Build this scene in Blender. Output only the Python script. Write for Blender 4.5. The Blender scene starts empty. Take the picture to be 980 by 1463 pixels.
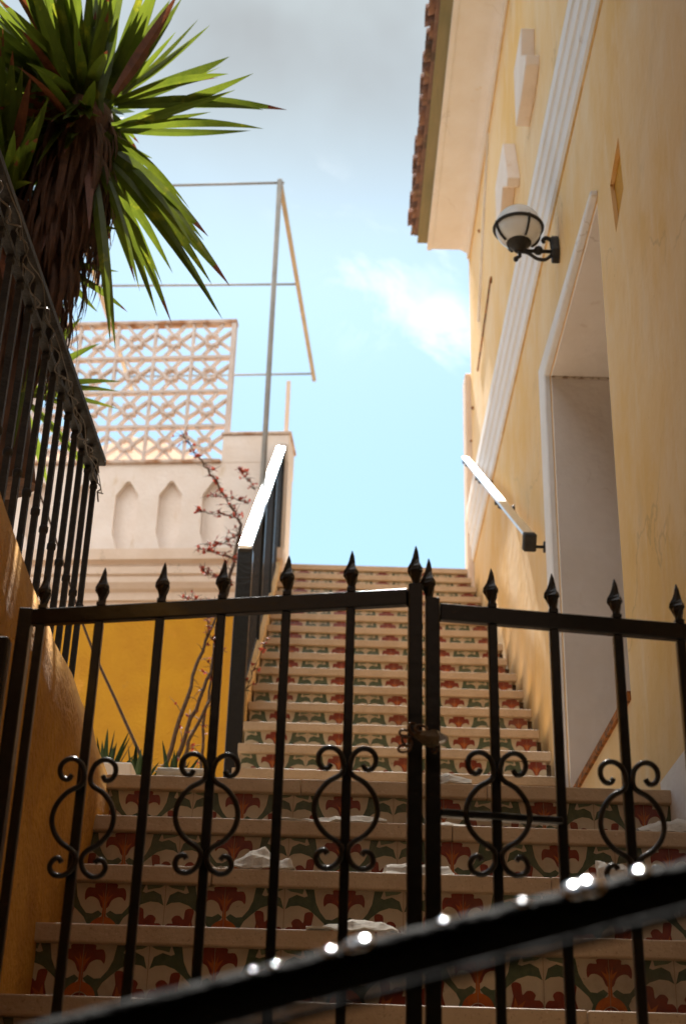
import bpy, bmesh, math, random
from mathutils import Vector, Matrix, noise
R_ = math.radians
S = bpy.context.scene
COL = S.collection
random.seed(7)

# ---------------------------------------------------------------- camera
F_PX, PITCH, ROLL, YAW = 2050.0, 0.46807, 0.028546, 0.00127
fwd = Vector((math.sin(YAW)*math.cos(PITCH), math.cos(YAW)*math.cos(PITCH), math.sin(PITCH)))
rgt0 = Vector((math.cos(YAW), -math.sin(YAW), 0)); up0 = rgt0.cross(fwd)
rgt = math.cos(ROLL)*rgt0 + math.sin(ROLL)*up0
upv = -math.sin(ROLL)*rgt0 + math.cos(ROLL)*up0
cam_d = bpy.data.cameras.new('camera'); cam = bpy.data.objects.new('camera', cam_d); COL.objects.link(cam)
M = Matrix((rgt, upv, -fwd)).transposed().to_4x4()
cam.matrix_world = M
cam_d.sensor_fit = 'VERTICAL'; cam_d.sensor_height = 35.83; cam_d.sensor_width = 24
cam_d.lens = F_PX*35.83/1463
cam_d.clip_start = 0.02; cam_d.clip_end = 5000
cam_d.dof.use_dof = True; cam_d.dof.focus_distance = 3.6; cam_d.dof.aperture_fstop = 5.2
S.camera = cam

def at(px, py, ax, val):
    """point seen at a photo pixel, on the plane where coordinate ax equals val"""
    d = fwd + rgt*((px-490)/F_PX) - upv*((py-731.5)/F_PX)
    return d*(val/d[ax])

# ---------------------------------------------------------------- light
SUN_EL, SUN_AZ = 56.0, -4.0          # azimuth from +Y, positive to the right
W = bpy.data.worlds.new('World'); S.world = W; W.use_nodes = True
nt = W.node_tree; N = nt.nodes; L = nt.links
bg = N['Background']
sky = N.new('ShaderNodeTexSky'); sky.sky_type = 'NISHITA'; sky.sun_disc = False
sky.sun_elevation = R_(SUN_EL); sky.sun_rotation = R_(SUN_AZ)
sky.air_density = 1.0; sky.dust_density = 0.6; sky.ozone_density = 1.2
bg.inputs['Strength'].default_value = 0.075
tc = N.new('ShaderNodeTexCoord')
n1 = N.new('ShaderNodeTexNoise'); n1.inputs['Scale'].default_value = 7.5; n1.inputs['Detail'].default_value = 9; n1.inputs['Roughness'].default_value = .62
n1.inputs['Distortion'].default_value = .6
mp = N.new('ShaderNodeMapping'); mp.inputs['Location'].default_value = (.35, .1, .22); mp.inputs['Scale'].default_value = (1, 1, 1.6)
L.new(tc.outputs['Generated'], mp.inputs['Vector']); L.new(mp.outputs[0], n1.inputs['Vector'])
cr = N.new('ShaderNodeValToRGB'); cr.color_ramp.elements[0].position = .45; cr.color_ramp.elements[1].position = .64
L.new(n1.outputs['Fac'], cr.inputs['Fac'])
tn = N.new('ShaderNodeMixRGB'); tn.blend_type = 'MULTIPLY'; tn.inputs['Fac'].default_value = 1; tn.inputs['Color2'].default_value = (.84, 1.0, .90, 1)
mx = N.new('ShaderNodeMixRGB'); mx.inputs['Color2'].default_value = (9.0, 9.0, 9.2, 1)
nmz = N.new('ShaderNodeVectorMath'); nmz.operation = 'NORMALIZE'; L.new(tc.outputs['Generated'], nmz.inputs[0])
acc = None
for (cx_, cy_, rad_, amt_) in ((530, 410, .060, .5), (625, 485, .045, .6), (645, 350, .035, .5), (440, 280, .04, .25), (-600, 300, .3, .8)):
    dv = (fwd + rgt*((cx_-490)/F_PX) - upv*((cy_-731.5)/F_PX)).normalized()
    dt = N.new('ShaderNodeVectorMath'); dt.operation = 'DISTANCE'; L.new(nmz.outputs[0], dt.inputs[0]); dt.inputs[1].default_value = dv
    mr = N.new('ShaderNodeMapRange'); mr.interpolation_type = 'SMOOTHSTEP'; mr.inputs[1].default_value = rad_; mr.inputs[2].default_value = rad_*.15
    mr.inputs[3].default_value = 0; mr.inputs[4].default_value = amt_; L.new(dt.outputs['Value'], mr.inputs[0])
    if acc is None: acc = mr.outputs[0]
    else:
        mxx = N.new('ShaderNodeMath'); mxx.operation = 'MAXIMUM'; L.new(acc, mxx.inputs[0]); L.new(mr.outputs[0], mxx.inputs[1]); acc = mxx.outputs[0]
ml = N.new('ShaderNodeMath'); ml.operation = 'MULTIPLY'; L.new(acc, ml.inputs[1])
L.new(cr.outputs[0], ml.inputs[0]); L.new(ml.outputs[0], mx.inputs['Fac'])
L.new(sky.outputs[0], tn.inputs['Color1'])
# grey mixed into the upper sky as cloud, imitating lens vignetting
sp_ = N.new('ShaderNodeSeparateXYZ'); L.new(nmz.outputs[0], sp_.inputs[0])
hz = N.new('ShaderNodeMapRange'); hz.interpolation_type = 'SMOOTHSTEP'; hz.inputs[1].default_value = .56; hz.inputs[2].default_value = .72; hz.inputs[4].default_value = .9
L.new(sp_.outputs['Z'], hz.inputs[0])
n2 = N.new('ShaderNodeTexNoise'); n2.inputs['Scale'].default_value = 3.0; n2.inputs['Detail'].default_value = 5; L.new(nmz.outputs[0], n2.inputs['Vector'])
n2m = N.new('ShaderNodeMapRange'); n2m.inputs[1].default_value = .30; n2m.inputs[2].default_value = .60; n2m.inputs[3].default_value = .55; L.new(n2.outputs['Fac'], n2m.inputs[0])
hm_ = N.new('ShaderNodeMath'); hm_.operation = 'MULTIPLY'; L.new(hz.outputs[0], hm_.inputs[0]); L.new(n2m.outputs[0], hm_.inputs[1])
gx = N.new('ShaderNodeMixRGB'); gx.inputs['Color2'].default_value = (2.0, 2.05, 2.1, 1); L.new(hm_.outputs[0], gx.inputs['Fac'])
L.new(tn.outputs[0], gx.inputs['Color1']); 
# bright cloud added to the unseen rear sky to light shaded walls
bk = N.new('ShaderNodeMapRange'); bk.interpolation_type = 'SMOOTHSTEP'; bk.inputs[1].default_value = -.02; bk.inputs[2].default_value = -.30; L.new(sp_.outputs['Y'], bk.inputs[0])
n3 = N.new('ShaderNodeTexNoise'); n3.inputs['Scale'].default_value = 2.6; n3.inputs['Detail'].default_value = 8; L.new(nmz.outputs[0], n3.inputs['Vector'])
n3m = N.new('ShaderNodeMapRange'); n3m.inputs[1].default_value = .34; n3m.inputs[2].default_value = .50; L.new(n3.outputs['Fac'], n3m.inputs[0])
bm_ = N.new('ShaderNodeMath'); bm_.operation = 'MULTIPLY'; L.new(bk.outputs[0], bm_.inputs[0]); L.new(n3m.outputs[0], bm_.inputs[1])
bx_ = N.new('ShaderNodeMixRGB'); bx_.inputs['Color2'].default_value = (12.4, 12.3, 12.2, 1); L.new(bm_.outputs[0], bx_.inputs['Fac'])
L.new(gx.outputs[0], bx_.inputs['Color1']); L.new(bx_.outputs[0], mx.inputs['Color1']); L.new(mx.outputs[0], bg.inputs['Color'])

sd = bpy.data.lights.new('sun', 'SUN'); sd.energy = 5.0; sd.angle = R_(.53); sd.color = (1, .95, .87)
sun = bpy.data.objects.new('sun', sd); COL.objects.link(sun)
sv = Vector((math.sin(R_(SUN_AZ))*math.cos(R_(SUN_EL)), math.cos(R_(SUN_AZ))*math.cos(R_(SUN_EL)), math.sin(R_(SUN_EL))))
sun.rotation_euler = sv.to_track_quat('Z', 'Y').to_euler()
S.view_settings.view_transform = 'Standard'; S.view_settings.look = 'None'; S.view_settings.gamma = 1
S.view_settings.exposure = 1.5
S.render.engine = 'CYCLES'

# ---------------------------------------------------------------- materials
MATS = {}
def mat(name, col, rough=.7, var=0, vscale=8, col2=None, bump=0, bscale=40, stretch=(1, 1, 1), metal=0, spec=.5,
        trans=0, coat=0, spots=None, ramp=(.35, .65), detail=6, tval=1, thue=.5, cracks=None):
    m = bpy.data.materials.new(name); m.use_nodes = True
    nt = m.node_tree; N = nt.nodes; L = nt.links; b = N['Principled BSDF']
    b.inputs['Roughness'].default_value = rough; b.inputs['Metallic'].default_value = metal
    b.inputs['Specular IOR Level'].default_value = spec
    if coat: b.inputs['Coat Weight'].default_value = coat; b.inputs['Coat Roughness'].default_value = .08
    tc = N.new('ShaderNodeTexCoord'); mp = N.new('ShaderNodeMapping'); mp.inputs['Scale'].default_value = stretch
    L.new(tc.outputs['Object'], mp.inputs['Vector'])
    out = None
    if var or col2:
        nz = N.new('ShaderNodeTexNoise'); nz.inputs['Scale'].default_value = vscale; nz.inputs['Detail'].default_value = detail
        nz.inputs['Roughness'].default_value = .6
        L.new(mp.outputs[0], nz.inputs['Vector'])
        rp = N.new('ShaderNodeValToRGB'); rp.color_ramp.elements[0].position = ramp[0]; rp.color_ramp.elements[1].position = ramp[1]
        c2 = col2 or tuple(c*(1-var) for c in col)
        rp.color_ramp.elements[0].color = (*col, 1); rp.color_ramp.elements[1].color = (*c2, 1)
        L.new(nz.outputs['Fac'], rp.inputs['Fac']); out = rp.outputs[0]
    else:
        rgb = N.new('ShaderNodeRGB'); rgb.outputs[0].default_value = (*col, 1); out = rgb.outputs[0]
    for sp in (spots or []):
        # (colour, scale, threshold, width, stretch, strength)
        c, sc, th, wd, st, amt = sp
        m2 = N.new('ShaderNodeMapping'); m2.inputs['Scale'].default_value = st; m2.inputs['Location'].default_value = (sc, th*7, 3.1)
        L.new(tc.outputs['Object'], m2.inputs['Vector'])
        nz = N.new('ShaderNodeTexNoise'); nz.inputs['Scale'].default_value = sc; nz.inputs['Detail'].default_value = 5
        nz.inputs['Roughness'].default_value = .65
        L.new(m2.outputs[0], nz.inputs['Vector'])
        mr = N.new('ShaderNodeMapRange'); mr.inputs[1].default_value = th; mr.inputs[2].default_value = th+wd
        mr.inputs[3].default_value = 0; mr.inputs[4].default_value = amt
        L.new(nz.outputs['Fac'], mr.inputs[0])
        mm = N.new('ShaderNodeMixRGB'); mm.inputs['Color2'].default_value = (*c, 1)
        L.new(mr.outputs[0], mm.inputs['Fac']); L.new(out, mm.inputs['Color1']); out = mm.outputs[0]
    if cracks:
        m3 = N.new('ShaderNodeMapping'); m3.inputs['Location'].default_value = (1.3, 2.1, .7)
        wn = N.new('ShaderNodeTexNoise'); wn.inputs['Scale'].default_value = 2.5; wn.inputs['Detail'].default_value = 6; L.new(tc.outputs['Object'], wn.inputs['Vector'])
        va = N.new('ShaderNodeMixRGB'); va.inputs['Fac'].default_value = .45; L.new(tc.outputs['Object'], va.inputs['Color1']); L.new(wn.outputs['Color'], va.inputs['Color2'])
        L.new(va.outputs[0], m3.inputs['Vector'])
        vo = N.new('ShaderNodeTexVoronoi'); vo.feature = 'DISTANCE_TO_EDGE'; vo.inputs['Scale'].default_value = cracks; L.new(m3.outputs[0], vo.inputs['Vector'])
        c1 = N.new('ShaderNodeMapRange'); c1.inputs[1].default_value = .0; c1.inputs[2].default_value = .007; c1.inputs[3].default_value = 1; c1.inputs[4].default_value = 0; L.new(vo.outputs['Distance'], c1.inputs[0])
        wm = N.new('ShaderNodeTexNoise'); wm.inputs['Scale'].default_value = 1.7; L.new(tc.outputs['Object'], wm.inputs['Vector'])
        c2 = N.new('ShaderNodeMapRange'); c2.inputs[1].default_value = .50; c2.inputs[2].default_value = .60; c2.inputs[4].default_value = .3; L.new(wm.outputs['Fac'], c2.inputs[0])
        c3 = N.new('ShaderNodeMath'); c3.operation = 'MULTIPLY'; L.new(c1.outputs[0], c3.inputs[0]); L.new(c2.outputs[0], c3.inputs[1])
        cm_ = N.new('ShaderNodeMixRGB'); cm_.inputs['Color2'].default_value = (.28, .17, .08, 1); L.new(c3.outputs[0], cm_.inputs['Fac']); L.new(out, cm_.inputs['Color1']); out = cm_.outputs[0]
    L.new(out, b.inputs['Base Color'])
    if bump:
        nb = N.new('ShaderNodeTexNoise'); nb.inputs['Scale'].default_value = bscale; nb.inputs['Detail'].default_value = 6
        L.new(mp.outputs[0], nb.inputs['Vector'])
        bp = N.new('ShaderNodeBump'); bp.inputs['Strength'].default_value = bump; bp.inputs['Distance'].default_value = .01
        L.new(nb.outputs['Fac'], bp.inputs['Height']); L.new(bp.outputs[0], b.inputs['Normal'])
    if trans:
        tr = N.new('ShaderNodeBsdfTranslucent'); hv = N.new('ShaderNodeHueSaturation'); hv.inputs['Value'].default_value = tval; hv.inputs['Hue'].default_value = thue; L.new(out, hv.inputs['Color']); L.new(hv.outputs[0], tr.inputs['Color'])
        hs = N.new('ShaderNodeMixRGB'); hs.blend_type = 'MULTIPLY'; hs.inputs['Fac'].default_value = 0
        ms = N.new('ShaderNodeMixShader'); ms.inputs['Fac'].default_value = trans
        L.new(b.outputs[0], ms.inputs[1]); L.new(tr.outputs[0], ms.inputs[2]); L.new(ms.outputs[0], N['Material Output'].inputs['Surface'])
    MATS[name] = m
    return m
YELLOW = mat('yellow_paint', (.80, .50, .17), .85, vscale=1.4, col2=(.84, .60, .32), bump=.5, bscale=13, stretch=(1, 1, .7), ramp=(.38, .62), cracks=1.1,
             spots=[((.86, .70, .50), 2.4, .46, .26, (1, 1.2, .8), .5), ((.88, .78, .62), 7, .56, .16, (1, 1.6, .3), .22), ((.72, .36, .07), 4, .60, .14, (1, 1.4, .40), .35), ((.45, .24, .08), 40, .70, .03, (1, 1, 1), .6), ((.52, .38, .22), 2.2, .60, .14, (1, 1, 1), .30), ((.62, .36, .12), 16, .64, .08, (1, 2, .12), .35)])
SOFF = mat('off_white_plaster', (.84, .83, .84), .85, vscale=5, cracks=2.0, col2=(.80, .77, .75), bump=.4, bscale=35,
             spots=[((.66, .46, .22), 9, .64, .08, (1, 1, .3), .5)])
WHITEP = mat('white_plaster', (.86, .77, .70), .85, vscale=5, col2=(.80, .69, .60), bump=.4, bscale=35,
             spots=[((.60, .42, .22), 8, .62, .10, (1, 1, .3), .5)])
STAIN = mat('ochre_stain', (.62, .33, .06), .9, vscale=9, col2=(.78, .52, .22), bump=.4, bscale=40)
GREYP = mat('grey_white_plaster', (.90, .84, .79), .9, vscale=4, col2=(.84, .77, .70), bump=.5, bscale=14, cracks=1.6, spots=[((.55, .42, .30), 7, .64, .08, (1, 1, .4), .4)])
OCHRE = mat('ochre_paint', (.62, .30, .006), .85, vscale=3, cracks=1.3, col2=(.54, .24, .005), bump=.6, bscale=50,
            spots=[((.80, .36, .05), 6, .62, .08, (1, 1, .4), .4)])
OCHRE2 = mat('rough_ochre_render', (.58, .28, .025), .9, vscale=9, col2=(.42, .18, .01), bump=1.0, bscale=60, ramp=(.4, .7))
CORN = mat('cream_moulding', (.82, .67, .55), .8, vscale=6, col2=(.76, .60, .47), bump=.25, bscale=40,
           spots=[((.35, .25, .15), 11, .63, .08, (1, 1, .6), .5)])
TREAD = mat('stone_tread', (.55, .40, .26), .55, vscale=14, col2=(.48, .34, .21), bump=.2, bscale=90,
            spots=[((.25, .16, .09), 150, .60, .05, (1, 1, 1), .6), ((.68, .56, .42), 120, .62, .05, (1, 1, 1), .5)])
T_CREAM = mat('tile_cream', (.60, .50, .36), .24, vscale=9, col2=(.50, .40, .28), bump=.05, bscale=60, spots=[((.16, .11, .07), 4.5, .52, .22, (1, 1, 1), .55), ((.10, .07, .045), 45, .66, .06, (1, 1, 1), .6)])
T_GREEN = mat('tile_green', (.070, .095, .055), .25, vscale=60, col2=(.105, .13, .075), spots=[((.16, .11, .07), 4.5, .52, .22, (1, 1, 1), .55), ((.10, .07, .045), 45, .66, .06, (1, 1, 1), .6)])
T_LEAF = mat('tile_light_green', (.16, .19, .12), .25)
T_RED = mat('tile_red', (.20, .035, .02), .25, vscale=50, col2=(.25, .05, .024), spots=[((.16, .11, .07), 4.5, .52, .22, (1, 1, 1), .55), ((.10, .07, .045), 45, .66, .06, (1, 1, 1), .6)])
T_ORANGE = mat('tile_orange', (.50, .14, .022), .25, vscale=50, col2=(.40, .09, .02), spots=[((.16, .11, .07), 4.5, .52, .22, (1, 1, 1), .55), ((.10, .07, .045), 45, .66, .06, (1, 1, 1), .6)])
T_GROUT = mat('tile_grout', (.30, .20, .12), .9)
IRON = mat('black_paint_iron', (.007, .007, .0065), .30, vscale=40, col2=(.012, .011, .009), bump=.15, bscale=60, coat=.25,
           spots=[((.07, .035, .015), 50, .66, .05, (1, 1, 1), .6)])
IRON_G = mat('wet_black_iron', (.004, .004, .004), .75, bump=.6, bscale=70, spec=.04)
GLINT = mat('glint_metal', (.85, .86, .9), .10, metal=1)  # for shiny lumps added on the near rail to make sun glints
DULL = mat('dull_black_iron', (.010, .009, .008), .65, vscale=30, col2=(.03, .024, .018), bump=.4, bscale=90)
STEEL = mat('brushed_steel', (.80, .80, .80), .30, metal=1, bump=.1, bscale=200, stretch=(1, .05, .05))
PIPE = mat('weathered_pipe', (.20, .19, .17), .6, vscale=6, col2=(.27, .24, .20), spots=[((.22, .10, .04), 9, .6, .1, (1, 1, 1), .6)])
PIPE2 = mat('cream_pipe', (.50, .45, .35), .6, vscale=6, col2=(.42, .36, .26))
LATT = mat('lattice_concrete', (.66, .57, .52), .85, vscale=7, col2=(.58, .48, .42), bump=.4, bscale=50)
RUST = mat('rust_stained_concrete', (.62, .50, .42), .9, vscale=9, col2=(.36, .16, .06), bump=.4, bscale=50, ramp=(.42, .66))
RUSTY = mat('rust', (.42, .15, .03), .9, vscale=30, col2=(.10, .05, .02), bump=.8, bscale=80, ramp=(.45, .6))
ROOFT = mat('terracotta_tile', (.34, .19, .14), .85, vscale=14, col2=(.24, .14, .105), bump=.5, bscale=60,
            spots=[((.10, .08, .06), 10, .55, .08, (1, 1, 1), .75), ((.50, .42, .28), 13, .60, .08, (1, 1, 1), .6)])
MOSSB = mat('mossy_fascia', (.22, .20, .11), .9, vscale=12, col2=(.30, .25, .14), bump=.5, bscale=60, stretch=(1, .2, 1))
OPAL = mat('opal_glass', (.92, .91, .89), .18, coat=.4, trans=.3)
LEAF = mat('yucca_leaf', (.040, .062, .006), .42, vscale=10, col2=(.06, .085, .008), stretch=(1, 1, 1), trans=.5, spec=.25, tval=2.5, thue=.485,
           spots=[((.18, .18, .01), 9, .60, .1, (1, 1, 1), .6)])
LEAFB = mat('yucca_leaf_brown', (.20, .06, .02), .6, vscale=20, col2=(.10, .03, .012), trans=.35)
LEAFD = mat('agave_leaf_dark', (.012, .022, .006), .6, vscale=14, col2=(.02, .032, .010), trans=.15, spec=.2)
DEAD = mat('dead_palm_leaf', (.10, .042, .020), .85, vscale=30, col2=(.055, .025, .013), trans=.15)
BARK = mat('yucca_bark', (.12, .055, .028), .95, vscale=18, col2=(.05, .025, .014), bump=1, bscale=40, stretch=(1, 1, .3))
TWIG = mat('twig_bark', (.09, .05, .03), .85, vscale=60, col2=(.15, .09, .05))
BUD = mat('red_bud', (.45, .07, .035), .6, vscale=40, col2=(.30, .05, .03), trans=.35)
PAPER = mat('white_paper', (.76, .72, .65), .85, vscale=10, col2=(.66, .60, .50), bump=.7, bscale=40, trans=.2)
BAG = mat('brown_cloth', (.10, .07, .035), .7, vscale=40, col2=(.16, .11, .05), bump=.8, bscale=60)
SILV = mat('shiny_silver', (.75, .74, .72), .25, metal=.9)
ASPH = mat('street_asphalt', (.055, .052, .05), .9, vscale=30, col2=(.04, .04, .038), bump=.5, bscale=120)
PAVE = mat('stone_paving', (.30, .24, .18), .8, vscale=8, col2=(.24, .19, .14), bump=.3, bscale=50)
STAIN2 = mat('brown_crack', (.30, .20, .12), .9, vscale=25, col2=(.70, .60, .50), ramp=(.45, .55), bump=.8, bscale=60)
GRAVEL = mat('bounce_gravel', (.62, .52, .40), .95, vscale=30, col2=(.50, .40, .30), bump=1, bscale=60)  # unseen bed made pale to bounce sunlight onto the white parapet
SOIL = mat('garden_soil', (.10, .065, .04), .95, vscale=20, col2=(.07, .045, .03), bump=1, bscale=60)
GLASSM = mat('window_pane', (.03, .04, .05), .08, spec=.8)
WOOD = mat('brown_door_wood', (.12, .06, .03), .6, vscale=20, col2=(.08, .04, .02), stretch=(1, 1, .1), bump=.3, bscale=40)
DARKF = mat('dim_facade_plaster', (.30, .20, .12), .9, vscale=6, col2=(.24, .16, .09), bump=.5, bscale=30)

# ---------------------------------------------------------------- mesh builder
class MB:
    def __init__(s): s.v = []; s.f = []; s.m = []; s.sm = []
    def add(s, vs, fs, mi=0, smooth=False):
        o = len(s.v); s.v += [tuple(v) for v in vs]
        for f in fs: s.f.append([i+o for i in f]); s.m.append(mi); s.sm.append(smooth)
        return s
    def box(s, lo, hi, mi=0, mtx=None):
        x0, y0, z0 = lo; x1, y1, z1 = hi
        vs = [Vector(p) for p in ((x0,y0,z0),(x1,y0,z0),(x1,y1,z0),(x0,y1,z0),(x0,y0,z1),(x1,y0,z1),(x1,y1,z1),(x0,y1,z1))]
        if mtx: vs = [mtx @ v for v in vs]
        return s.add(vs, [(0,3,2,1),(4,5,6,7),(0,1,5,4),(1,2,6,5),(2,3,7,6),(3,0,4,7)], mi)
    def beam(s, a, b, w, h, up=(0, 0, 1), mi=0):
        a, b = Vector(a), Vector(b); d = (b-a).normalized(); up = Vector(up)
        sx = d.cross(up).normalized(); uz = sx.cross(d).normalized()
        q = [(-w/2, -h/2), (w/2, -h/2), (w/2, h/2), (-w/2, h/2)]
        vs = [a+sx*x+uz*z for x, z in q] + [b+sx*x+uz*z for x, z in q]
        return s.add(vs, [(3,2,1,0),(4,5,6,7),(0,1,5,4),(1,2,6,5),(2,3,7,6),(3,0,4,7)], mi)
    def prism(s, poly, fn, d0, d1, mi=0):
        """poly: 2-D outline; fn(a, b, d) -> point"""
        n = len(poly)
        vs = [fn(a, b, d0) for a, b in poly] + [fn(a, b, d1) for a, b in poly]
        fs = [list(range(n))[::-1], list(range(n, 2*n))] + [(i, (i+1) % n, n+(i+1) % n, n+i) for i in range(n)]
        return s.add(vs, fs, mi)
    def tube(s, pts, r, n=8, mi=0, smooth=True, cap=True):
        pts = [Vector(p) for p in pts]; m = len(pts)
        rs = r if isinstance(r, (list, tuple)) else [r]*m
        vs = []; ref = Vector((0, 0, 1))
        t0 = (pts[1]-pts[0]).normalized()
        if abs(t0.dot(ref)) > .9: ref = Vector((1, 0, 0))
        nx = t0.cross(ref).normalized()
        for i in range(m):
            t = (pts[min(i+1, m-1)]-pts[max(i-1, 0)]).normalized()
            nx = (nx - t*nx.dot(t)).normalized(); ny = t.cross(nx)
            for k in range(n):
                a = 2*math.pi*k/n
                vs.append(pts[i]+(nx*math.cos(a)+ny*math.sin(a))*rs[i])
        fs = []
        for i in range(m-1):
            for k in range(n):
                fs.append((i*n+k, i*n+(k+1) % n, (i+1)*n+(k+1) % n, (i+1)*n+k))
        s.add(vs, fs, mi, smooth)
        if cap:
            o = len(s.v)-len(vs)
            s.f.append([o+k for k in range(n)][::-1]); s.m.append(mi); s.sm.append(False)
            s.f.append([o+(m-1)*n+k for k in range(n)]); s.m.append(mi); s.sm.append(False)
        return s
    def lathe(s, prof, c, n=24, mi=0, axis=None, smooth=True):
        """prof: (r, h) pairs around the vertical axis through c"""
        c = Vector(c); mt = axis or Matrix.Identity(3); vs = []; m = len(prof)
        for r, h in prof:
            for k in range(n):
                a = 2*math.pi*k/n; vs.append(c + mt @ Vector((r*math.cos(a), r*math.sin(a), h)))
        fs = [(i*n+k, i*n+(k+1) % n, (i+1)*n+(k+1) % n, (i+1)*n+k) for i in range(m-1) for k in range(n)]
        return s.add(vs, fs, mi, smooth)
    def build(s, name, mats, parent=None, origin=None, bevel=0, seg=1):
        me = bpy.data.meshes.new(name)
        o = Vector(origin) if origin is not None else Vector((0, 0, 0))
        me.from_pydata([tuple(Vector(v)-o) for v in s.v], [], s.f)
        mats = mats if isinstance(mats, (list, tuple)) else [mats]
        for m in mats: me.materials.append(m)
        for p, mi, sm in zip(me.polygons, s.m, s.sm): p.material_index = mi; p.use_smooth = sm
        me.update()
        ob = bpy.data.objects.new(name, me); COL.objects.link(ob); ob.location = o
        if parent is not None:
            ob.parent = parent; ob.location = o-Vector(parent.location) if origin is not None else -Vector(parent.location)
        if bevel:
            b = ob.modifiers.new('bevel', 'BEVEL'); b.width = bevel; b.segments = seg; b.limit_method = 'ANGLE'; b.angle_limit = R_(40)
        return ob

def tag(o, label, cat, group=None, kind=None):
    if label: o['label'] = label
    if cat: o['category'] = cat
    if group: o['group'] = group
    if kind: o['kind'] = kind
    return o
def thing(name, loc, label, cat, group=None):
    o = bpy.data.objects.new(name, None); COL.objects.link(o); o.location = loc; o.empty_display_size = .1
    return tag(o, label, cat, group)
def struct(o): o['kind'] = 'structure'; return o
def smooth_closed(pts, k=4):
    out = []; n = len(pts)
    for i in range(n):
        p0, p1, p2, p3 = pts[i-1], pts[i], pts[(i+1) % n], pts[(i+2) % n]
        for j in range(k):
            t = j/k
            out.append(tuple(.5*((2*p1[a])+(-p0[a]+p2[a])*t+(2*p0[a]-5*p1[a]+4*p2[a]-p3[a])*t*t+(-p0[a]+3*p1[a]-3*p2[a]+p3[a])*t**3) for a in (0, 1)))
    return out
def smooth_open(pts, k=5):
    pts = [Vector(p) for p in pts]; out = []
    for i in range(len(pts)-1):
        p0 = pts[max(i-1, 0)]; p1 = pts[i]; p2 = pts[i+1]; p3 = pts[min(i+2, len(pts)-1)]
        for j in range(k):
            t = j/k
            out.append(.5*((2*p1)+(p2-p0)*t+(2*p0-5*p1+4*p2-p3)*t*t+(-p0+3*p1-3*p2+p3)*t**3))
    out.append(pts[-1]); return out

# ================================================================ setting
GZ = -1.36
g = MB().add([(-400, -400, GZ-.01), (400, -400, GZ-.01), (400, 400, GZ-.01), (-400, 400, GZ-.01)], [(0, 1, 2, 3)]).build('ground', SOIL); struct(g)
st = MB().box((-30, -5.5, GZ-.3), (30, .5, GZ)).build('street', ASPH); struct(st)

# ---- stair geometry
TR, RI, NOSE = .2627, .18586, .040
XL, XR = -.411, .947           # upper flight
LX = -.64
YL, ZL = 3.934, 1.145          # edge of landing
Y0, Z0 = 5.643, 1.6837         # upper flight nosing index 0
TW = .14

def M2(p): return [(-x, y) for x, y in p][::-1]
ART = []   # (material index, level, outline) in tile units, flower on x=0, joint at x=1
fl = [(0, .99), (.17, 1.0), (.19, .93), (.30, .93), (.345, .84), (.335, .72), (.28, .77), (.20, .775), (.11, .72), (.05, .60), (0, .58)]
flower = smooth_closed(fl[1:-1] + [(-x, y) for x, y in fl[1:-1]][::-1], 3)
ART.append((3, 1, flower))
core = [(.0, .93), (.012, .78), (.055, .90), (.04, .77), (.13, .83), (.075, .74), (.035, .67), (.030, .58), (.032, .46), (.08, .42)]
corep = core + [(-x, y) for x, y in core[1:]][::-1]
ART.append((4, 2, corep))
arch = [(.25*math.cos(t), .20+.25*math.sin(t)) for t in [math.pi*i/14 for i in range(15)]] + [(-.25, -.05), (-.13, -.05)] + \
       [(.14*math.cos(t), .17+.14*math.sin(t)) for t in [math.pi*(14-i)/14 for i in range(15)]] + [(.14, -.05), (.25, -.05)]
ART.append((4, 3, arch))
semi = [(.13*math.cos(t), .165+.13*math.sin(t)) for t in [math.pi*i/10 for i in range(11)]] + [(-.13, -.05), (.13, -.05)]
ART.append((3, 2, semi))
gr = [(.03, .50), (.10, .555), (.20, .50), (.30, .51), (.40, .63), (.47, .78), (.51, 1.0), (.66, 1.0), (.615, .885), (.67, .865), (.80, .905), (.93, .84),
      (.985, .66), (.90, .71), (.76, .725), (.60, .67), (.46, .56), (.33, .44), (.27, .33), (.31, .21), (.42, .13), (.38, .08), (.26, .12), (.17, .28), (.10, .42)]
for sgn in (1, -1):
    q = gr if sgn == 1 else M2(gr)
    ART.append((1, 1, q))
lf = [(.68, 1.0), (.70, .915), (.80, .94), (.90, .955), (.975, .995), (.93, 1.0)]
rd = [(.42, .13), (.48, .18), (.50, .28), (.535, .42), (.505, .58), (.56, .625), (.65, .60), (.665, .50), (.68, .44), (.74, .50), (.82, .50), (.875, .44),
      (.85, .37), (.93, .37), (.985, .31), (.99, .22), (.93, .16), (.6, .12)]
for sgn in (1, -1):
    ART.append((2, 1, lf if sgn == 1 else M2(lf)))
    q = smooth_closed(rd, 2); ART.append((3, 1, q if sgn == 1 else M2(q)))
    q = [(.52, .16), (.56, .40), (.60, .28), (.72, .36), (.66, .24), (.86, .24), (.70, .15)]; ART.append((4, 2, q if sgn == 1 else M2(q)))

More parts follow.
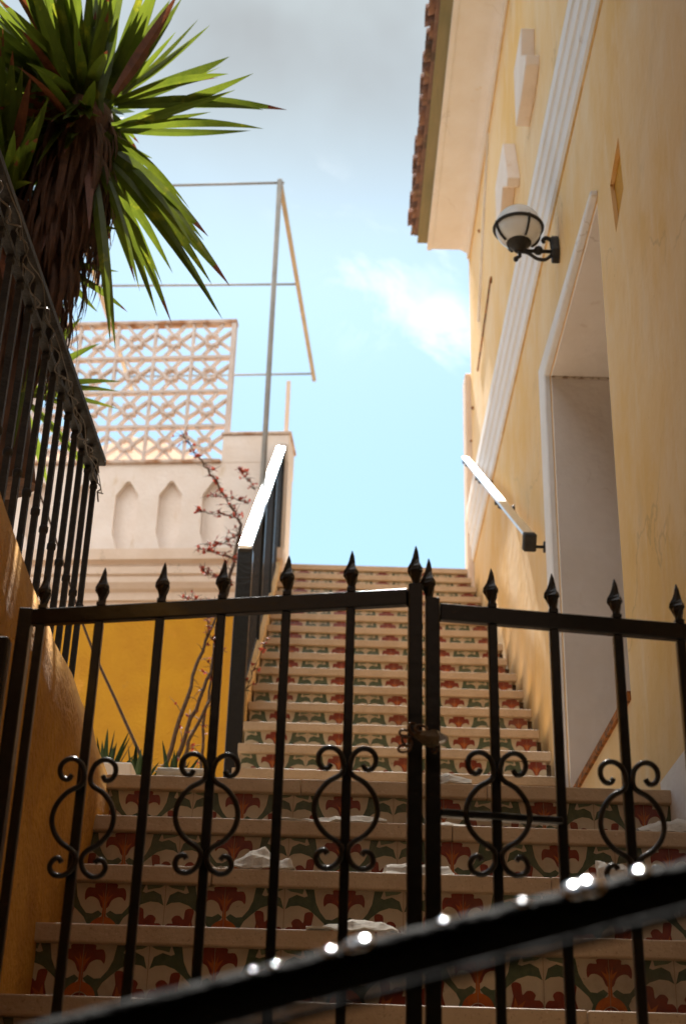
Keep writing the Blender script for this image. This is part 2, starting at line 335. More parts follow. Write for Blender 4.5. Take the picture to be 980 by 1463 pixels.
def clip_poly(poly, axis, lim, keep_less):
    out = []; n = len(poly)
    for i in range(n):
        a, b = poly[i], poly[(i+1) % n]
        ia = (a[axis] <= lim) if keep_less else (a[axis] >= lim); ib = (b[axis] <= lim) if keep_less else (b[axis] >= lim)
        if ia: out.append(a)
        if ia != ib:
            t = (lim-a[axis])/(b[axis]-a[axis]); out.append((a[0]+(b[0]-a[0])*t, a[1]+(b[1]-a[1])*t))
    return out
def make_riser(x0, x1, yf, zb, zt, phase):
    """tiled riser with its front face at yf; art hangs from zt"""
    m = MB(); h = zt-zb
    m.box((x0, yf, zb), (x1, yf+.06, zt), 0)
    k0 = math.floor((x0-phase)/(2*TW))-1; k1 = math.ceil((x1-phase)/(2*TW))+1
    for k in range(k0, k1+1):
        cx = phase+k*2*TW
        jx = cx+TW
        jitter = random.uniform(-.0012, .0012)
        for mi, lv, poly in ART:
            q = [(cx+x*TW+jitter, zt+(y-1)*TW) for x, y in poly]
            for ax, lim, less in ((0, x1-.001, True), (0, x0+.001, False), (1, zb+.002, False)):
                if q: q = clip_poly(q, ax, lim, less)
            if len(q) > 2:
                y = yf-.0004*lv
                m.add([(a, y, b) for a, b in q], [list(range(len(q)))], mi)
        for xx in (jx, cx):
            if x0+.002 < xx < x1-.002:
                m.add([(xx-.0007, yf-.0020, zb), (xx+.0007, yf-.0020, zb), (xx+.0007, yf-.0020, zt), (xx-.0007, yf-.0020, zt)], [(0, 1, 2, 3)], 5)
    return m
TILEM = [T_CREAM, T_GREEN, T_LEAF, T_RED, T_ORANGE, T_GROUT]
def tread_mesh(x0, x1, y0, y1, z, seams):
    m = MB(); xs = [x0]+seams+[x1]
    for a, b in zip(xs, xs[1:]):
        dz = random.uniform(-.0012, .0012); dy = random.uniform(-.002, .002)
        m.box((a+.0006, y0+dy, z-NOSE+dz), (b-.0006, y1, z+dz))
    return m

low = thing('tiled_staircase', (0, YL, GZ), 'lower tiled staircase with stone treads behind the black gate, up to the landing', 'staircase')
nlow = 5
body = MB()
yg = YL-5*TR+.0; 
for k in range(0, 6):
    yk = YL-k*TR; zk = ZL-k*RI
    if k == 0:
        t = tread_mesh(LX, XR+.02, yk, Y0-2*TR+.03, zk, [-.09, .43]).build('landing_slab', TREAD, low, bevel=.004, seg=2)
    else:
        t = tread_mesh(LX, XR+.01, yk, yk+TR+.03, zk, {1: [.31], 2: [-.28, .52], 3: [.10], 4: [-.3, .5], 5: [.1]}[k]).build('tread', TREAD, low, bevel=.004, seg=2)
    make_riser(LX, XR+.01, yk+.022, zk-RI, zk-NOSE-.001, .035+random.uniform(-.006, .006)).build('riser', TILEM, low)
    body.box((LX-.01, yk+.05, GZ), (XR+.02, yk+TR+.05 if k else Y0-2*TR+.1, zk-NOSE-.004))
body.build('core', SOIL, low)
# paved landing where the gate stands, then plain steps down to the street
gy1 = YL-5*TR+.02; gz = ZL-6*RI
pl = thing('street_steps', (0, 1.2, GZ), 'plain stone steps below the black gate, leading down to the street', 'steps')
MB().box((-1.0, 1.80, gz-.05), (XR+.02, gy1+.03, gz)).build('gate_landing', PAVE, pl, bevel=.004)
b = MB(); z = gz; y = 1.80; i = 0
b.box((-1.0, 1.84, GZ), (XR+.02, gy1, gz-.052))
while z-RI > GZ+.05:
    z -= RI; MB().box((-1.0, y-TR, z-.04), (XR+.02, y+.02, z)).build('tread', PAVE, pl, bevel=.004)
    b.box((-1.0, y-TR+.03, GZ), (XR+.02, y+.03, z-.042)); y -= TR
b.build('core', DARKF, pl)

# upper flight
up = thing('tiled_staircase', (.27, Y0, ZL), 'narrow upper tiled staircase climbing between two steel handrails to the sky', 'staircase')
body = MB()
for i in range(-2, 15):
    yk = Y0+i*TR; zk = Z0+i*RI
    last = i == 14
    ex = random.uniform(-.006, .008)
    tread_mesh(XL, XR-.03+ex, yk, yk+(1.2 if last else TR+.03), zk, []).build('tread', TREAD, up, bevel=.004, seg=2)
    make_riser(XL+.008, XR-.045, yk+.022, zk-RI, zk-NOSE-.001, .022+random.uniform(-.005, .005)).build('riser', TILEM, up)
    body.box((XL+.012, yk+.05, ZL-.1), (XR-.02, yk+(1.2 if last else TR+.05), zk-NOSE-.004))
body.build('core', SOIL, up)
zb = lambda yy: Z0+(yy-Y0)*RI/TR
m = MB(); ya, yb = 6.30, Y0+14*TR+1.1
q = [(ya, ZL+.6), (yb, ZL+.6), (yb, zb(Y0+14*TR)+.05), (Y0+14*TR, zb(Y0+14*TR)+.05), (ya+.05, zb(ya+.05)+.03), (ya, zb(ya)-.02)]
m.prism(q, lambda a, b, d: (d, a, b), XL-.062, XL-.003); m.build('stringer', YELLOW, up)

# ---- left terrace (retaining wall + terrace floor), garden bed behind it
def rough_wall(name, x, y0, y1, z0, ztop, mtl, parent, thick=.16, step=.06):
    ny = int((y1-y0)/step); nz = int((1.6)/step)
    vs = []; fs = []
    rows = [z0, -.6]+[-.6+(i+1)*(1.0/ nz)*1.0 for i in range(nz)]
    prof = []
    for j in range(ny+1):
        y = y0+(y1-y0)*j/ny; zt = ztop(y)
        for i in range(nz+1):
            t = i/nz; z = z0+(zt-z0)*t
            n = noise.noise(Vector((y*1.3, z*1.1, 3)))*.02+noise.noise(Vector((y*6, z*5, 9)))*.006
            bul = .012*math.exp(-((zt-z-.20)/.10)**2)
            xx = x+n+bul-(.012 if t == 1 else 0)
            vs.append((xx, y, z))
        vs.append((x-thick, y, zt+.006*noise.noise(Vector((y*5, 1, 1))))); vs.append((x-thick, y, z0))
    w = nz+3
    for j in range(ny):
        for i in range(w-1): fs.append((j*w+i, (j+1)*w+i, (j+1)*w+i+1, j*w+i+1))
    fs.append(tuple(range(w))); fs.append(tuple(ny*w+i for i in range(w))[::-1])
    return MB().add(vs, fs, 0, True).build(name, mtl, parent)
ter = thing('retaining_wall', (LX-.1, 2, GZ), 'rough ochre retaining wall of the raised terrace left of the steps', 'wall')
rough_wall('wall_face', LX+.012, -1.4, YL+.1, GZ, lambda y: 1.245-.055*(y-2.24), OCHRE2, ter)
MB().box((-9, -1.4, GZ), (LX-.148, YL+.08, 1.10)).build('terrace_block', OCHRE2, ter)
MB().box((-9, -1.4, 1.101), (LX-.148, YL+.08, 1.125)).build('terrace_floor', PAVE, ter)
gd = MB().box((-9, YL+.09, GZ), (XL-.064, 9.0, 1.09)).build('garden_bed', GRAVEL); struct(gd)
hp = MB().box((-14, 9.02, GZ), (6, 40, 2.0)).build('hillside', SOIL); struct(hp)

# ================================================================ yellow building on the right
WX = .957; WZ1 = 7.05; WY0, WY1 = -.9, 9.30
bld = thing('yellow_building', (WX+1.5, 4.2, GZ), 'tall faded yellow building with white moulding and tiled eaves right of the stairs', 'building')
OY0, OY1, OZ0, OZ1 = 4.42, 5.70, 1.60, 3.63          # tall recess
DC = (4.085, 3.408)                                    # diamond
dq = [(DC[0]-.10, 3.30), (DC[0]+.065, 3.25), (DC[0]+.10, 3.50), (DC[0]-.09, 3.57)]
dq = [(4.15-.01, 3.250), (4.18, 3.50), (3.995, 3.566), (3.975, 3.317)]
bm = bmesh.new()
def V(y, z): return bm.verts.new((WX, y, z))
cache = {}
def vv(y, z):
    k = (round(y, 4), round(z, 4))
    if k not in cache: cache[k] = V(y, z)
    return cache[k]
ys = [WY0, 1.0, 2.4, 3.7, 4.42, 5.70, 7.5, WY1]; zs = [GZ, .2, 1.60, 2.9, 3.63, 4.6, 5.8, WZ1]
# diamond cell is y 3.7..4.42, z 2.9..3.63
for a, b in zip(ys, ys[1:]):
    for c, d in zip(zs, zs[1:]):
        if a == 4.42 and 1.60 <= c < 3.63: continue
        if a == 3.7 and c == 2.9:
            o = [vv(a, c), vv(b, c), vv(b, d), vv(a, d)]
            i = [vv(*dq[3]), vv(*dq[0]), vv(*dq[1]), vv(*dq[2])]
            for k in range(4): bm.faces.new((o[k], o[(k+1) % 4], i[(k+1) % 4], i[k]))
            continue
        bm.faces.new((vv(a, c), vv(b, c), vv(b, d), vv(a, d)))
ret = bmesh.ops.extrude_face_region(bm, geom=bm.faces[:])
for e in ret['geom']:
    if isinstance(e, bmesh.types.BMVert): e.co.x += .36
bmesh.ops.recalc_face_normals(bm, faces=bm.faces)
me = bpy.data.meshes.new('wall'); bm.to_mesh(me); bm.free(); me.materials.append(YELLOW)
wl = bpy.data.objects.new('wall', me); COL.objects.link(wl); wl.parent = bld; wl.location = -bld.location
MB().box((WX+.361, WY0+.02, GZ), (WX+4, WY1-.02, WZ1-.02)).build('building_body', YELLOW, bld)
# diamond back
MB().prism([(y+(y-DC[0])*.3, z+(z-DC[1])*.3) for y, z in dq], lambda a, b, d: (d, a, b), WX+.016, WX+.13).build('diamond_recess', OCHRE, bld)
# recess lining: grey plaster jamb, lintel, and back
rc = MB()
rc.box((WX+.004, OY1-.022, OZ0+.002), (WX+.35, OY1-.001, OZ1-.001))
rc.build('recess_jamb', GREYP, bld)
MB().box((WX+.004, OY0+.002, OZ1-.022), (WX+.35, OY1-.023, OZ1-.001)).build('recess_lintel', GREYP, bld)
MB().box((WX+.004, OY0+.001, OZ0), (WX+.35, OY0+.02, OZ1-.023)).build('recess_jamb', GREYP, bld)
MB().box((WX+.003, OY1-.034, OZ1-.030), (WX+.30, OY1-.0225, OZ1-.0225)).build('crack_line', STAIN2, bld)
MB().box((WX+.34, OY0+.021, OZ0), (WX+.358, OY1-.023, OZ1-.023)).build('recess_back', WOOD, bld)
s_ = MB().box((WX-.012, OY0-.0, OZ0-.018), (WX+.339, OY1-.024, OZ0+.012)).build('sill', RUSTY, bld); s_['label'] = 'rusty brown sill edge'
# white band round the recess
tr = MB()
tw = .17
tr.prism([(OY1, 1.2), (OY1+tw, 1.2), (OY1+tw, OZ1+.13), (OY0-.02, OZ1+.03), (OY0-.02, OZ1+.0), (OY1, OZ1)], lambda a, b, d: (d, a, b), WX-.028, WX+.002)
tr.build('white_band', SOFF, bld, bevel=.006)
# string course
sc = MB()
zc = lambda y: 5.36-(y-5.06)*.0
prof = [(0, 4.645), (-.055, 4.645), (-.055, 4.60), (-.045, 4.595), (-.045, 4.545), (-.034, 4.54), (-.034, 4.49), (-.022, 4.485), (-.022, 4.43), (-.012, 4.425), (-.012, 4.37), (0, 4.37)]
def band(mb, prof, y0, y1, mi=0, x0=WX):
    n = len(prof); vs = [(x0+x, y0, z) for x, z in prof]+[(x0+x, y1, z) for x, z in prof]
    mb.add(vs, [list(range(n)), list(range(n, 2*n))[::-1]]+[(i, n+i, n+(i+1) % n, (i+1) % n) for i in range(n)], mi)
prof = [(x, z) for x, z in prof]
zlo, zhi = 4.34, 4.76
prof = [(.002, zhi), (-.050, zhi)]
nst = 4
for i in range(nst):
    x = -.050+i*.011; z1 = zhi-(zhi-zlo)*i/nst; z2 = zhi-(zhi-zlo)*(i+1)/nst
    prof += [(x, z1-.004), (x, z2+.014), (x+.007, z2+.008), (x+.009, z2+.001)]
prof += [(.002, zlo)]
band(sc, prof, WY0-.01, WY1+.01)
sc.build('string_course', SOFF, bld)
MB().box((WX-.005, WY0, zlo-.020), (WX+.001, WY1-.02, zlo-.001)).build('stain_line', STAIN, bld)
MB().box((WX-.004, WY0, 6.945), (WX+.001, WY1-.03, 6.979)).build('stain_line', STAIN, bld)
MB().beam(at(697, 190, 0, WX-.006), at(684, 460, 0, WX-.006), .012, .022, up=(1, 0, 0)).build('cable_trunking', SOFF, bld)
# eaves: cove soffit, mossy fascia, barrel tiles
cv = MB(); cp = [(.002, 6.98), (-.018, 6.98), (-.018, 7.04), (-.034, 7.045)]
for i in range(7):
    t = i/6; cp.append((-.034-.05*t, 7.045+.025*math.sin(t*math.pi/2)))
cp += [(-.295, 7.068), (-.30, 7.055), (-.335, 7.055), (-.335, 7.10), (.002, 7.10)]
band(cv, cp, WY0-.02, WY1-.02); cv.build('eaves_cove', SOFF, bld)
MB().box((WX-.415, WY0-.02, 7.101), (WX+.5, WY1-.05, 7.125)).build('fascia', MOSSB, bld)
rt = MB(); 
ex0, ex1 = WX-.49, WX+2.0; pitch = .21; sl = .32
y = WY0-.02; n = 0
while y < WY1-.14:
    jit = random.uniform(-.012, .012); r = pitch*.36
    for row in range(1):
        c0 = Vector((ex0+jit, y+pitch/2, 7.135)); c1 = Vector((ex1, y+pitch/2, 7.135+(ex1-ex0)*sl))
        vs = []; seg = 8
        for (c, rr) in ((c0, r*1.12), (c1, r*.9)):
            for off in (0, -.014):
                for k in range(seg+1):
                    a = math.pi*k/seg; vs.append(c+Vector((0, math.cos(a)*(rr+off), math.sin(a)*(rr+off)+.045)))
        w = seg+1; fs = []
        for k in range(seg):
            fs.append((k, k+1, 2*w+k+1, 2*w+k)); fs.append((w+k, 3*w+k, 3*w+k+1, w+k+1)); fs.append((k, w+k, w+k+1, k+1)); fs.append((2*w+k, 2*w+k+1, 3*w+k+1, 3*w+k))
        fs += [(0, 2*w, 3*w, w), (seg, w+seg, 3*w+seg, 2*w+seg)]
        rt.add(vs, fs, 0, False)
    # channel tile between (concave up), pushed a little further out
    c0 = Vector((ex0+.012-jit, y+pitch, 7.20)); c1 = Vector((ex1, y+pitch, 7.20+(ex1-ex0)*sl)); vs = []
    for (c, rr) in ((c0, r*1.15), (c1, r)):
        for off in (0, -.014):
            for k in range(seg+1):
                a = math.pi+math.pi*k/seg; vs.append(c+Vector((0, math.cos(a)*(rr+off), math.sin(a)*(rr+off)*.8)))
    fs = []
    for k in range(seg):
        fs.append((k, k+1, 2*w+k+1, 2*w+k)); fs.append((w+k, 3*w+k, 3*w+k+1, w+k+1)); fs.append((k, w+k, w+k+1, k+1)); fs.append((2*w+k, 2*w+k+1, 3*w+k+1, 3*w+k))
    fs += [(0, 2*w, 3*w, w), (seg, w+seg, 3*w+seg, 2*w+seg)]
    rt.add(vs, fs, 0, False)
    y += pitch
rt.add([(ex0+.05, WY0, 7.13), (ex1, WY0, 7.13+(ex1-ex0)*sl), (ex1, WY1-.1, 7.13+(ex1-ex0)*sl), (ex0+.05, WY1-.1, 7.13),
        (ex0+.05, WY0, 7.15), (ex1, WY0, 7.16+(ex1-ex0)*sl), (ex1, WY1-.1, 7.16+(ex1-ex0)*sl), (ex0+.05, WY1-.1, 7.15)],
       [(0, 3, 2, 1), (4, 5, 6, 7), (0, 1, 5, 4), (1, 2, 6, 5), (2, 3, 7, 6), (3, 0, 4, 7)])
rt.build('roof_tiles', ROOFT, bld)
# corner pier at the far end, conduit with rusty clips, grey plinth
MB().box((WX-.045, WY1+.011, 2.0), (WX+.3, WY1+.20, 5.93)).build('corner_pier', CORN, bld, bevel=.008)
pc = at(700, 400, 0, WX-.01); pd = at(682, 530, 0, WX-.01)
MB().tube([pc, (WX-.01, (pc.y+pd.y)/2, (pc.z+pd.z)/2), pd], .006, 6).build('conduit', RUSTY, bld)
for (px, py, sx) in ((701, 400, .05), (684, 330, .03), (675, 583, .03), (673, 630, .02)):
    p = at(px, py, 0, WX-.006)
    MB().lathe([(0, -.012), (sx*.5, -.004), (sx*.45, .006), (0, .012)], p, 7, 0, Matrix.Rotation(R_(90), 3, 'Y')).build('rust_boss', RUSTY, bld)
p = at(666, 300, 0, WX-.03)
MB().box((WX-.035, p.y-.12, p.z-.22), (WX-.011, p.y-.02, p.z+.06)).build('bracket', OCHRE, bld, bevel=.004)
MB().box((WX-.012, 2.0, .3), (WX+.003, 4.05, 1.20)).build('plinth', GREYP, bld)
# two small windows with projecting white surrounds
def small_window(pxs, far):
    ed = [at(px, py, 0, WX) for px, py in pxs]
    near = [(p.y, p.z) for p in ed]; yf = max(y for y, z in near)+far
    f = MB(); f.prism(near+[(yf, near[-1][1]), (yf, near[0][1])], lambda a, b, d: (d, a, b), WX-.072, WX+.002)
    fr = f.build('window_surround', WHITEP, bld, bevel=.005)
    zz = [z for y, z in near]
    MB().box((WX-.080, yf-far*.55, min(zz)+.08), (WX-.0725, yf-.03, max(zz)-.08)).build('pane', GLASSM, fr)
small_window([(763, 40), (763, 80), (770, 79), (770, 93), (763, 141)], .22)
small_window([(735, 205), (742.5, 254), (741.5, 267), (735, 268), (732, 300)], .22)

# wall lamp -------------------------------------------------------------
lp = at(798, 358, 0, WX); LY = lp.y
lamp = thing('wall_lamp', lp, 'black iron wall lamp with white opal globe on the yellow wall', 'lamp')
g0 = at(740, 325, 1, LY); gr_ = .106
MB().lathe([(max(.0005, gr_*math.sin(math.pi*i/20)), -gr_*math.cos(math.pi*i/20)) for i in range(21)], g0, 32).build('globe', OPAL, lamp)
cg = MB(); ring = [g0+Vector((math.cos(a)*(gr_+.004), math.sin(a)*(gr_+.004), -.006)) for a in [2*math.pi*i/40 for i in range(41)]]
cg.tube(ring, .0082, 8)
for a in (20, 110, 200, 290):
    a = R_(a); pts = []
    for i in range(9):
        ph = R_(2-i*7); pts.append(g0+Vector((math.cos(a)*math.cos(ph), math.sin(a)*math.cos(ph), math.sin(ph)))*(gr_+.005))
    cg.tube(pts, .006, 6)
cg.build('cage', DULL, lamp)
MB().lathe([(.0, -.135), (.02, -.135), (.022, -.118), (.034, -.112), (.038, -.10), (.056, -.095), (.060, -.075), (.052, -.07), (.046, -.066), (.0, -.066)], g0, 20).build('cup', DULL, lamp)
ar = MB(); z = g0.z-.132; x0 = g0.x; x1 = WX-.03
ar.tube([(x0-.022, LY, z), (x1, LY, z)], .009, 8)
ar.tube(smooth_open([(x0-.012, LY, z-.04), (x0+.002, LY, z-.032), (x0+.004, LY, z-.008), (x0+.04, LY, z-.012), (x0+.08, LY, z-.042), (x0+.12, LY, z-.045), (x1, LY, z-.012)]), .0085, 8)
ar.lathe([(max(.001, .022*math.sin(math.pi*i/8)), -.022*math.cos(math.pi*i/8)) for i in range(9)], (x0+.088, LY, z+.004), 12)
ar.lathe([(max(.001, .012*math.sin(math.pi*i/8)), -.014*math.cos(math.pi*i/8)) for i in range(9)], (x0-.016, LY, z-.048), 12)
ar.tube(smooth_open([(x1, LY, z+.02), (x1-.004, LY, z+.062), (x1-.026, LY, z+.076), (x1-.042, LY, z+.062), (x1-.034, LY, z+.05)]), [.010]*13+[.009]*8, 8)
ar.build('arm', DULL, lamp)
MB().prism([(-.05, -.02), (-.035, .05), (-.012, .075), (.012, .075), (.035, .05), (.05, -.02), (.03, -.06), (0, -.075), (-.03, -.06)], lambda a, b, d: (d, LY+a*.7, z+b+.01), WX-.034, WX).build('wall_plate', DULL, lamp, bevel=.006, seg=2)

# right handrail --------------------------------------------------------
hx = WX-.085
ha = at(664, 654, 0, hx); hb = at(756, 765, 0, hx)
hr = thing('handrail', hb, 'bright steel handrail on black brackets along the yellow wall', 'handrail')
MB().beam(hb, ha, .052, .016).build('rail', STEEL, hr, bevel=.002)
d = (ha-hb).normalized()
MB().beam(hb-d*.02+Vector((0, 0, -.035)), hb+d*.04+Vector((0, 0, -.035)), .060, .085).build('end_cap', DULL, hr, bevel=.006)
for t in (.02, .37, .70, .985):
    p = hb+(ha-hb)*t+Vector((0, 0, -.02))
    b = MB(); b.tube([p, p+Vector((0, 0, -.035)), p+Vector((.04, 0, -.05)), (WX-.004, p.y, p.z-.05)], .008, 8)
    b.lathe([(0, -.006), (.028, -.006), (.026, .006), (0, .006)], (WX-.006, p.y, p.z-.05), 14, 0, Matrix.Rotation(R_(90), 3, 'Y'))
    b.box((p.x-.022, p.y-.02, p.z-.012), (p.x+.022, p.y+.02, p.z+.010))
    b.build('bracket', DULL, hr)

# left stair balustrade --------------------------------------------------
bx = -.452
ba = at(351, 780, 0, bx); bb = at(404, 634, 0, bx)
bal = thing('stair_balustrade', (bx, ba.y, ba.z-1.0), 'stair balustrade with bright steel top rail and black mesh panels left of the stairs', 'balustrade')
d = (bb-ba).normalized()
MB().beam(ba-d*.02, bb, .062, .018).build('handrail', STEEL, bal, bevel=.002)
MB().beam(ba+Vector((0, 0, -.03)), bb+Vector((0, 0, -.03)), .056, .036).build('under_rail', DULL, bal)
zst = lambda y: Z0+(y-Y0)*RI/TR
MB().box((bx-.036, ba.y-.0, 1.12), (bx+.036, ba.y+.07, ba.z-.012)).build('post', IRON, bal, bevel=.003)
for t in (.36, .68, .985):
    p = ba+(bb-ba)*t; MB().box((bx-.025, p.y-.025, zst(p.y)-.12), (bx+.025, p.y+.025, p.z-.035)).build('post', IRON, bal, bevel=.003)
lo0 = Vector((bx, ba.y+.07, zst(ba.y+.07)+.03)); lo1 = Vector((bx, bb.y, zst(bb.y)+.03))
MB().beam(lo0, lo1, .03, .03).build('bottom_rail', SILV, bal)
ms = MB(); yy0, yy1 = ba.y+.07, bb.y; ztop = lambda y: ba.z+(y-ba.y)*(bb.z-ba.z)/(bb.y-ba.y)-.045; zlow = lambda y: zst(y)+.045
H = .80; slope = (bb.z-ba.z)/(bb.y-ba.y); step = .034
n = int((yy1-yy0)/step)
for s_ in (1, -1):
    k = -30
    while k < n+30:
        y = yy0+k*step; pts = []
        ysamp = (y, y+s_*H*.45)
        # line from bottom to top edge, clipped to the panel
        ya_, yb_ = ysamp; t0, t1 = 0., 1.
        for lim, side in ((yy0, 0), (yy1, 1)):
            if ya_ != yb_:
                tt = (lim-ya_)/(yb_-ya_)
                inside_a = ya_ >= lim if side == 0 else ya_ <= lim; inside_b = yb_ >= lim if side == 0 else yb_ <= lim
                if not inside_a and not inside_b: t1 = -1
                elif not inside_a: t0 = max(t0, tt)
                elif not inside_b: t1 = min(t1, tt)
        if t1 > t0:
            def P(t):
                yq = ya_+(yb_-ya_)*t; return (bx+.004*s_, yq, zlow(yq)+(ztop(yq)-zlow(yq))*t)
            ms.beam(P(t0), P(t1), .008, .009, up=(0, 1, .3))
        k += 1
ms.build('mesh_panel', DULL, bal)

# ================================================================ white terrace building, back left
C5 = math.tan(R_(5))
def bw(x, z, d=0):
    """point on the building face plane; d = distance towards the viewer"""
    x0, y0 = -.42, 9.3; return Vector((x-d*math.sin(R_(5)), y0+(x0-x)*C5-d*math.cos(R_(5)), z))
tb = thing('terrace_building', (-3, 9.6, GZ), 'white parapet with pointed niches above an ochre wall, behind the garden', 'building')
BX0 = -8.0; BX1 = -.40
MB().prism([(BX0, GZ), (BX1, GZ), (BX1, 3.93), (BX0, 3.93)], lambda a, b, d: bw(a, b, d), -3.0, 0).build('ochre_wall', OCHRE, tb)
# cornice
cm = MB(); cp = [(0, 3.931), (.03, 3.931), (.035, 3.97), (.055, 3.975), (.060, 4.03), (.085, 4.05), (.11, 4.09), (.115, 4.13), (.10, 4.135), (.125, 4.15), (.13, 4.20), (.105, 4.21), (.105, 4.235), (.15, 4.25), (.155, 4.33), (.02, 4.345), (0, 4.345)]
n = len(cp); vs = [bw(BX0, z, d) for d, z in cp]+[bw(BX1+.01, z, d) for d, z in cp]
cm.add(vs, [list(range(n)), list(range(n, 2*n))[::-1]]+[(i, (i+1) % n, n+(i+1) % n, n+i) for i in range(n)])
cm.build('cornice', CORN, tb)
# parapet with niches: face region with holes, extruded back
bm = bmesh.new(); cache = {}
def pv(x, z):
    k = (round(x, 4), round(z, 4))
    if k not in cache: cache[k] = bm.verts.new(bw(x, z, 0))
    return cache[k]
PZ0, PZ1 = 4.346, 5.10
pitchn = .322; nw = .085
nc = [-.935-pitchn*k for k in range(0, 20)]
edges = [-.90+.0]
NZ = (4.385, 4.53, 4.84, 4.955)
hexes = []
for c in nc:
    a, b = c-pitchn/2, c+pitchn/2
    hx_ = [(c-nw*.45, NZ[0]), (c+nw*.45, NZ[0]), (c+nw, NZ[1]), (c+nw, NZ[2]), (c+.012, NZ[3]), (c-.012, NZ[3]), (c-nw, NZ[2]), (c-nw, NZ[1])]
    hexes.append(hx_)
    o = [pv(a, PZ0), pv(b, PZ0), pv(b, NZ[1]), pv(b, NZ[2]), pv(b, PZ1), pv(a, PZ1), pv(a, NZ[2]), pv(a, NZ[1])]
    i = [pv(*q) for q in hx_]
    for k in range(8):
        bm.faces.new((o[k], o[(k+1) % 8], i[(k+1) % 8], i[k]))
xr = nc[0]+pitchn/2
bm.faces.new((pv(xr, PZ0), bm.verts.new(bw(BX1, PZ0)), bm.verts.new(bw(BX1, PZ1)), pv(xr, PZ1), pv(xr, NZ[2]), pv(xr, NZ[1])))
ret = bmesh.ops.extrude_face_region(bm, geom=bm.faces[:])
dv = bw(0, 0, -.05)-bw(0, 0, 0)
for e in ret['geom']:
    if isinstance(e, bmesh.types.BMVert): e.co += dv
bmesh.ops.recalc_face_normals(bm, faces=bm.faces)
me = bpy.data.meshes.new('parapet'); bm.to_mesh(me); bm.free(); me.materials.append(WHITEP)
o = bpy.data.objects.new('parapet', me); COL.objects.link(o); o.parent = tb; o.location = -tb.location
MB().prism([(BX0, PZ0), (BX1-.003, PZ0), (BX1-.003, PZ1-.002), (BX0, PZ1-.002)], lambda a, b, d: bw(a, b, d), -.30, -.051).build('parapet_backing', WHITEP, tb)
MB().prism([(BX0, PZ1), (-.905, PZ1), (-.905, PZ1+.028), (BX0, PZ1+.028)], lambda a, b, d: bw(a, b, d), -.31, .022).build('coping', RUST, tb, bevel=.004)
MB().prism([(-.90, PZ1+.001), (BX1+.0, PZ1+.001), (BX1+.0, 5.335), (-.90, 5.335)], lambda a, b, d: bw(a, b, d), -.32, .001).build('pier', WHITEP, tb, bevel=.005)
MB().prism([(-.912, 5.336), (BX1+.012, 5.336), (BX1+.012, 5.36), (-.912, 5.36)], lambda a, b, d: bw(a, b, d), -.34, .014).build('pier_cap', RUST, tb, bevel=.004)
# lattice screen
ls = thing('lattice_screen', bw(-2, PZ1+.03), 'pinkish pierced lattice screen with star pattern, rust along its top', 'screen')
SX1, SZ0, SZ1 = -.872, 5.130, 6.40
fr = MB()
P3 = lambda a, b, d: bw(a, b, d-.10)
cw = .300; ncell = 13; SX0 = SX1-.035-cw*ncell-.035
fr.prism([(SX1-.035, SZ0), (SX1, SZ0), (SX1, SZ1), (SX1-.035, SZ1)], P3, -.035, .035)
fr.prism([(SX0, SZ0), (SX0+.035, SZ0), (SX0+.035, SZ1), (SX0, SZ1)], P3, -.035, .035)
fr.prism([(SX0+.035, SZ0), (SX1-.035, SZ0), (SX1-.035, SZ0+.03), (SX0+.035, SZ0+.03)], P3, -.034, .034)
fr.build('frame', LATT, ls)
MB().prism([(SX0-.004, SZ1+.001), (SX1+.004, SZ1+.001), (SX1+.004, SZ1+.024), (SX0-.004, SZ1+.024)], P3, -.042, .042).build('top_rail', RUST, ls)
lt = MB(); rows = 4; ch = (SZ1-SZ0-.03)/rows
def lbar(x0, z0, x1, z1, w, d):
    v = Vector((x1-x0, z1-z0)).normalized(); nn = Vector((-v.y, v.x))*w/2
    lt.prism([(x0+nn.x, z0+nn.y), (x0-nn.x, z0-nn.y), (x1-nn.x, z1-nn.y), (x1+nn.x, z1+nn.y)], P3, -d, d)
bwid = .022
for r in range(rows+1):
    z = SZ0+.03+r*ch
    if 0 < r < rows: lbar(SX0+.035, z, SX1-.035, z, bwid, .026)
for c in range(1, ncell): lbar(SX1-.035-c*cw, SZ0+.03, SX1-.035-c*cw, SZ1, bwid*.95, .0235)
for r in range(rows):
    for c in range(ncell):
        cx = SX1-.035-(c+.5)*cw; cz = SZ0+.03+(r+.5)*ch; j = random.uniform(-.0006, .0006)
        for sx in (1, -1):
            for sz in (1, -1):
                lbar(cx+sx*cw*.20, cz+sz*ch*.03, cx+sx*cw*.5, cz+sz*ch*.27, bwid*.85, .0205+j)
                lbar(cx+sx*cw*.03, cz+sz*ch*.20, cx+sx*cw*.27, cz+sz*ch*.5, bwid*.85, .0190+j)
        n8 = 16; outer = [((.070 if k % 2 == 0 else .056)*math.cos(2*math.pi*k/n8), (.070 if k % 2 == 0 else .056)*math.sin(2*math.pi*k/n8)) for k in range(n8)]
        inner = [((.045 if k % 2 == 0 else .035)*math.cos(2*math.pi*k/n8), (.045 if k % 2 == 0 else .035)*math.sin(2*math.pi*k/n8)) for k in range(n8)]
        vs = []
        for d_ in (.030, -.030):
            vs += [P3(cx+a, cz+b*.95, d_) for a, b in outer]+[P3(cx+a, cz+b*.95, d_) for a, b in inner]
        fs = []
        for k in range(n8):
            k2 = (k+1) % n8
            fs += [(k, k2, n8+k2, n8+k), (2*n8+k, 3*n8+k, 3*n8+k2, 2*n8+k2), (k, 2*n8+k, 2*n8+k2, k2), (n8+k, n8+k2, 3*n8+k2, 3*n8+k)]
        lt.add(vs, fs)
lt.build('lattice', LATT, ls)
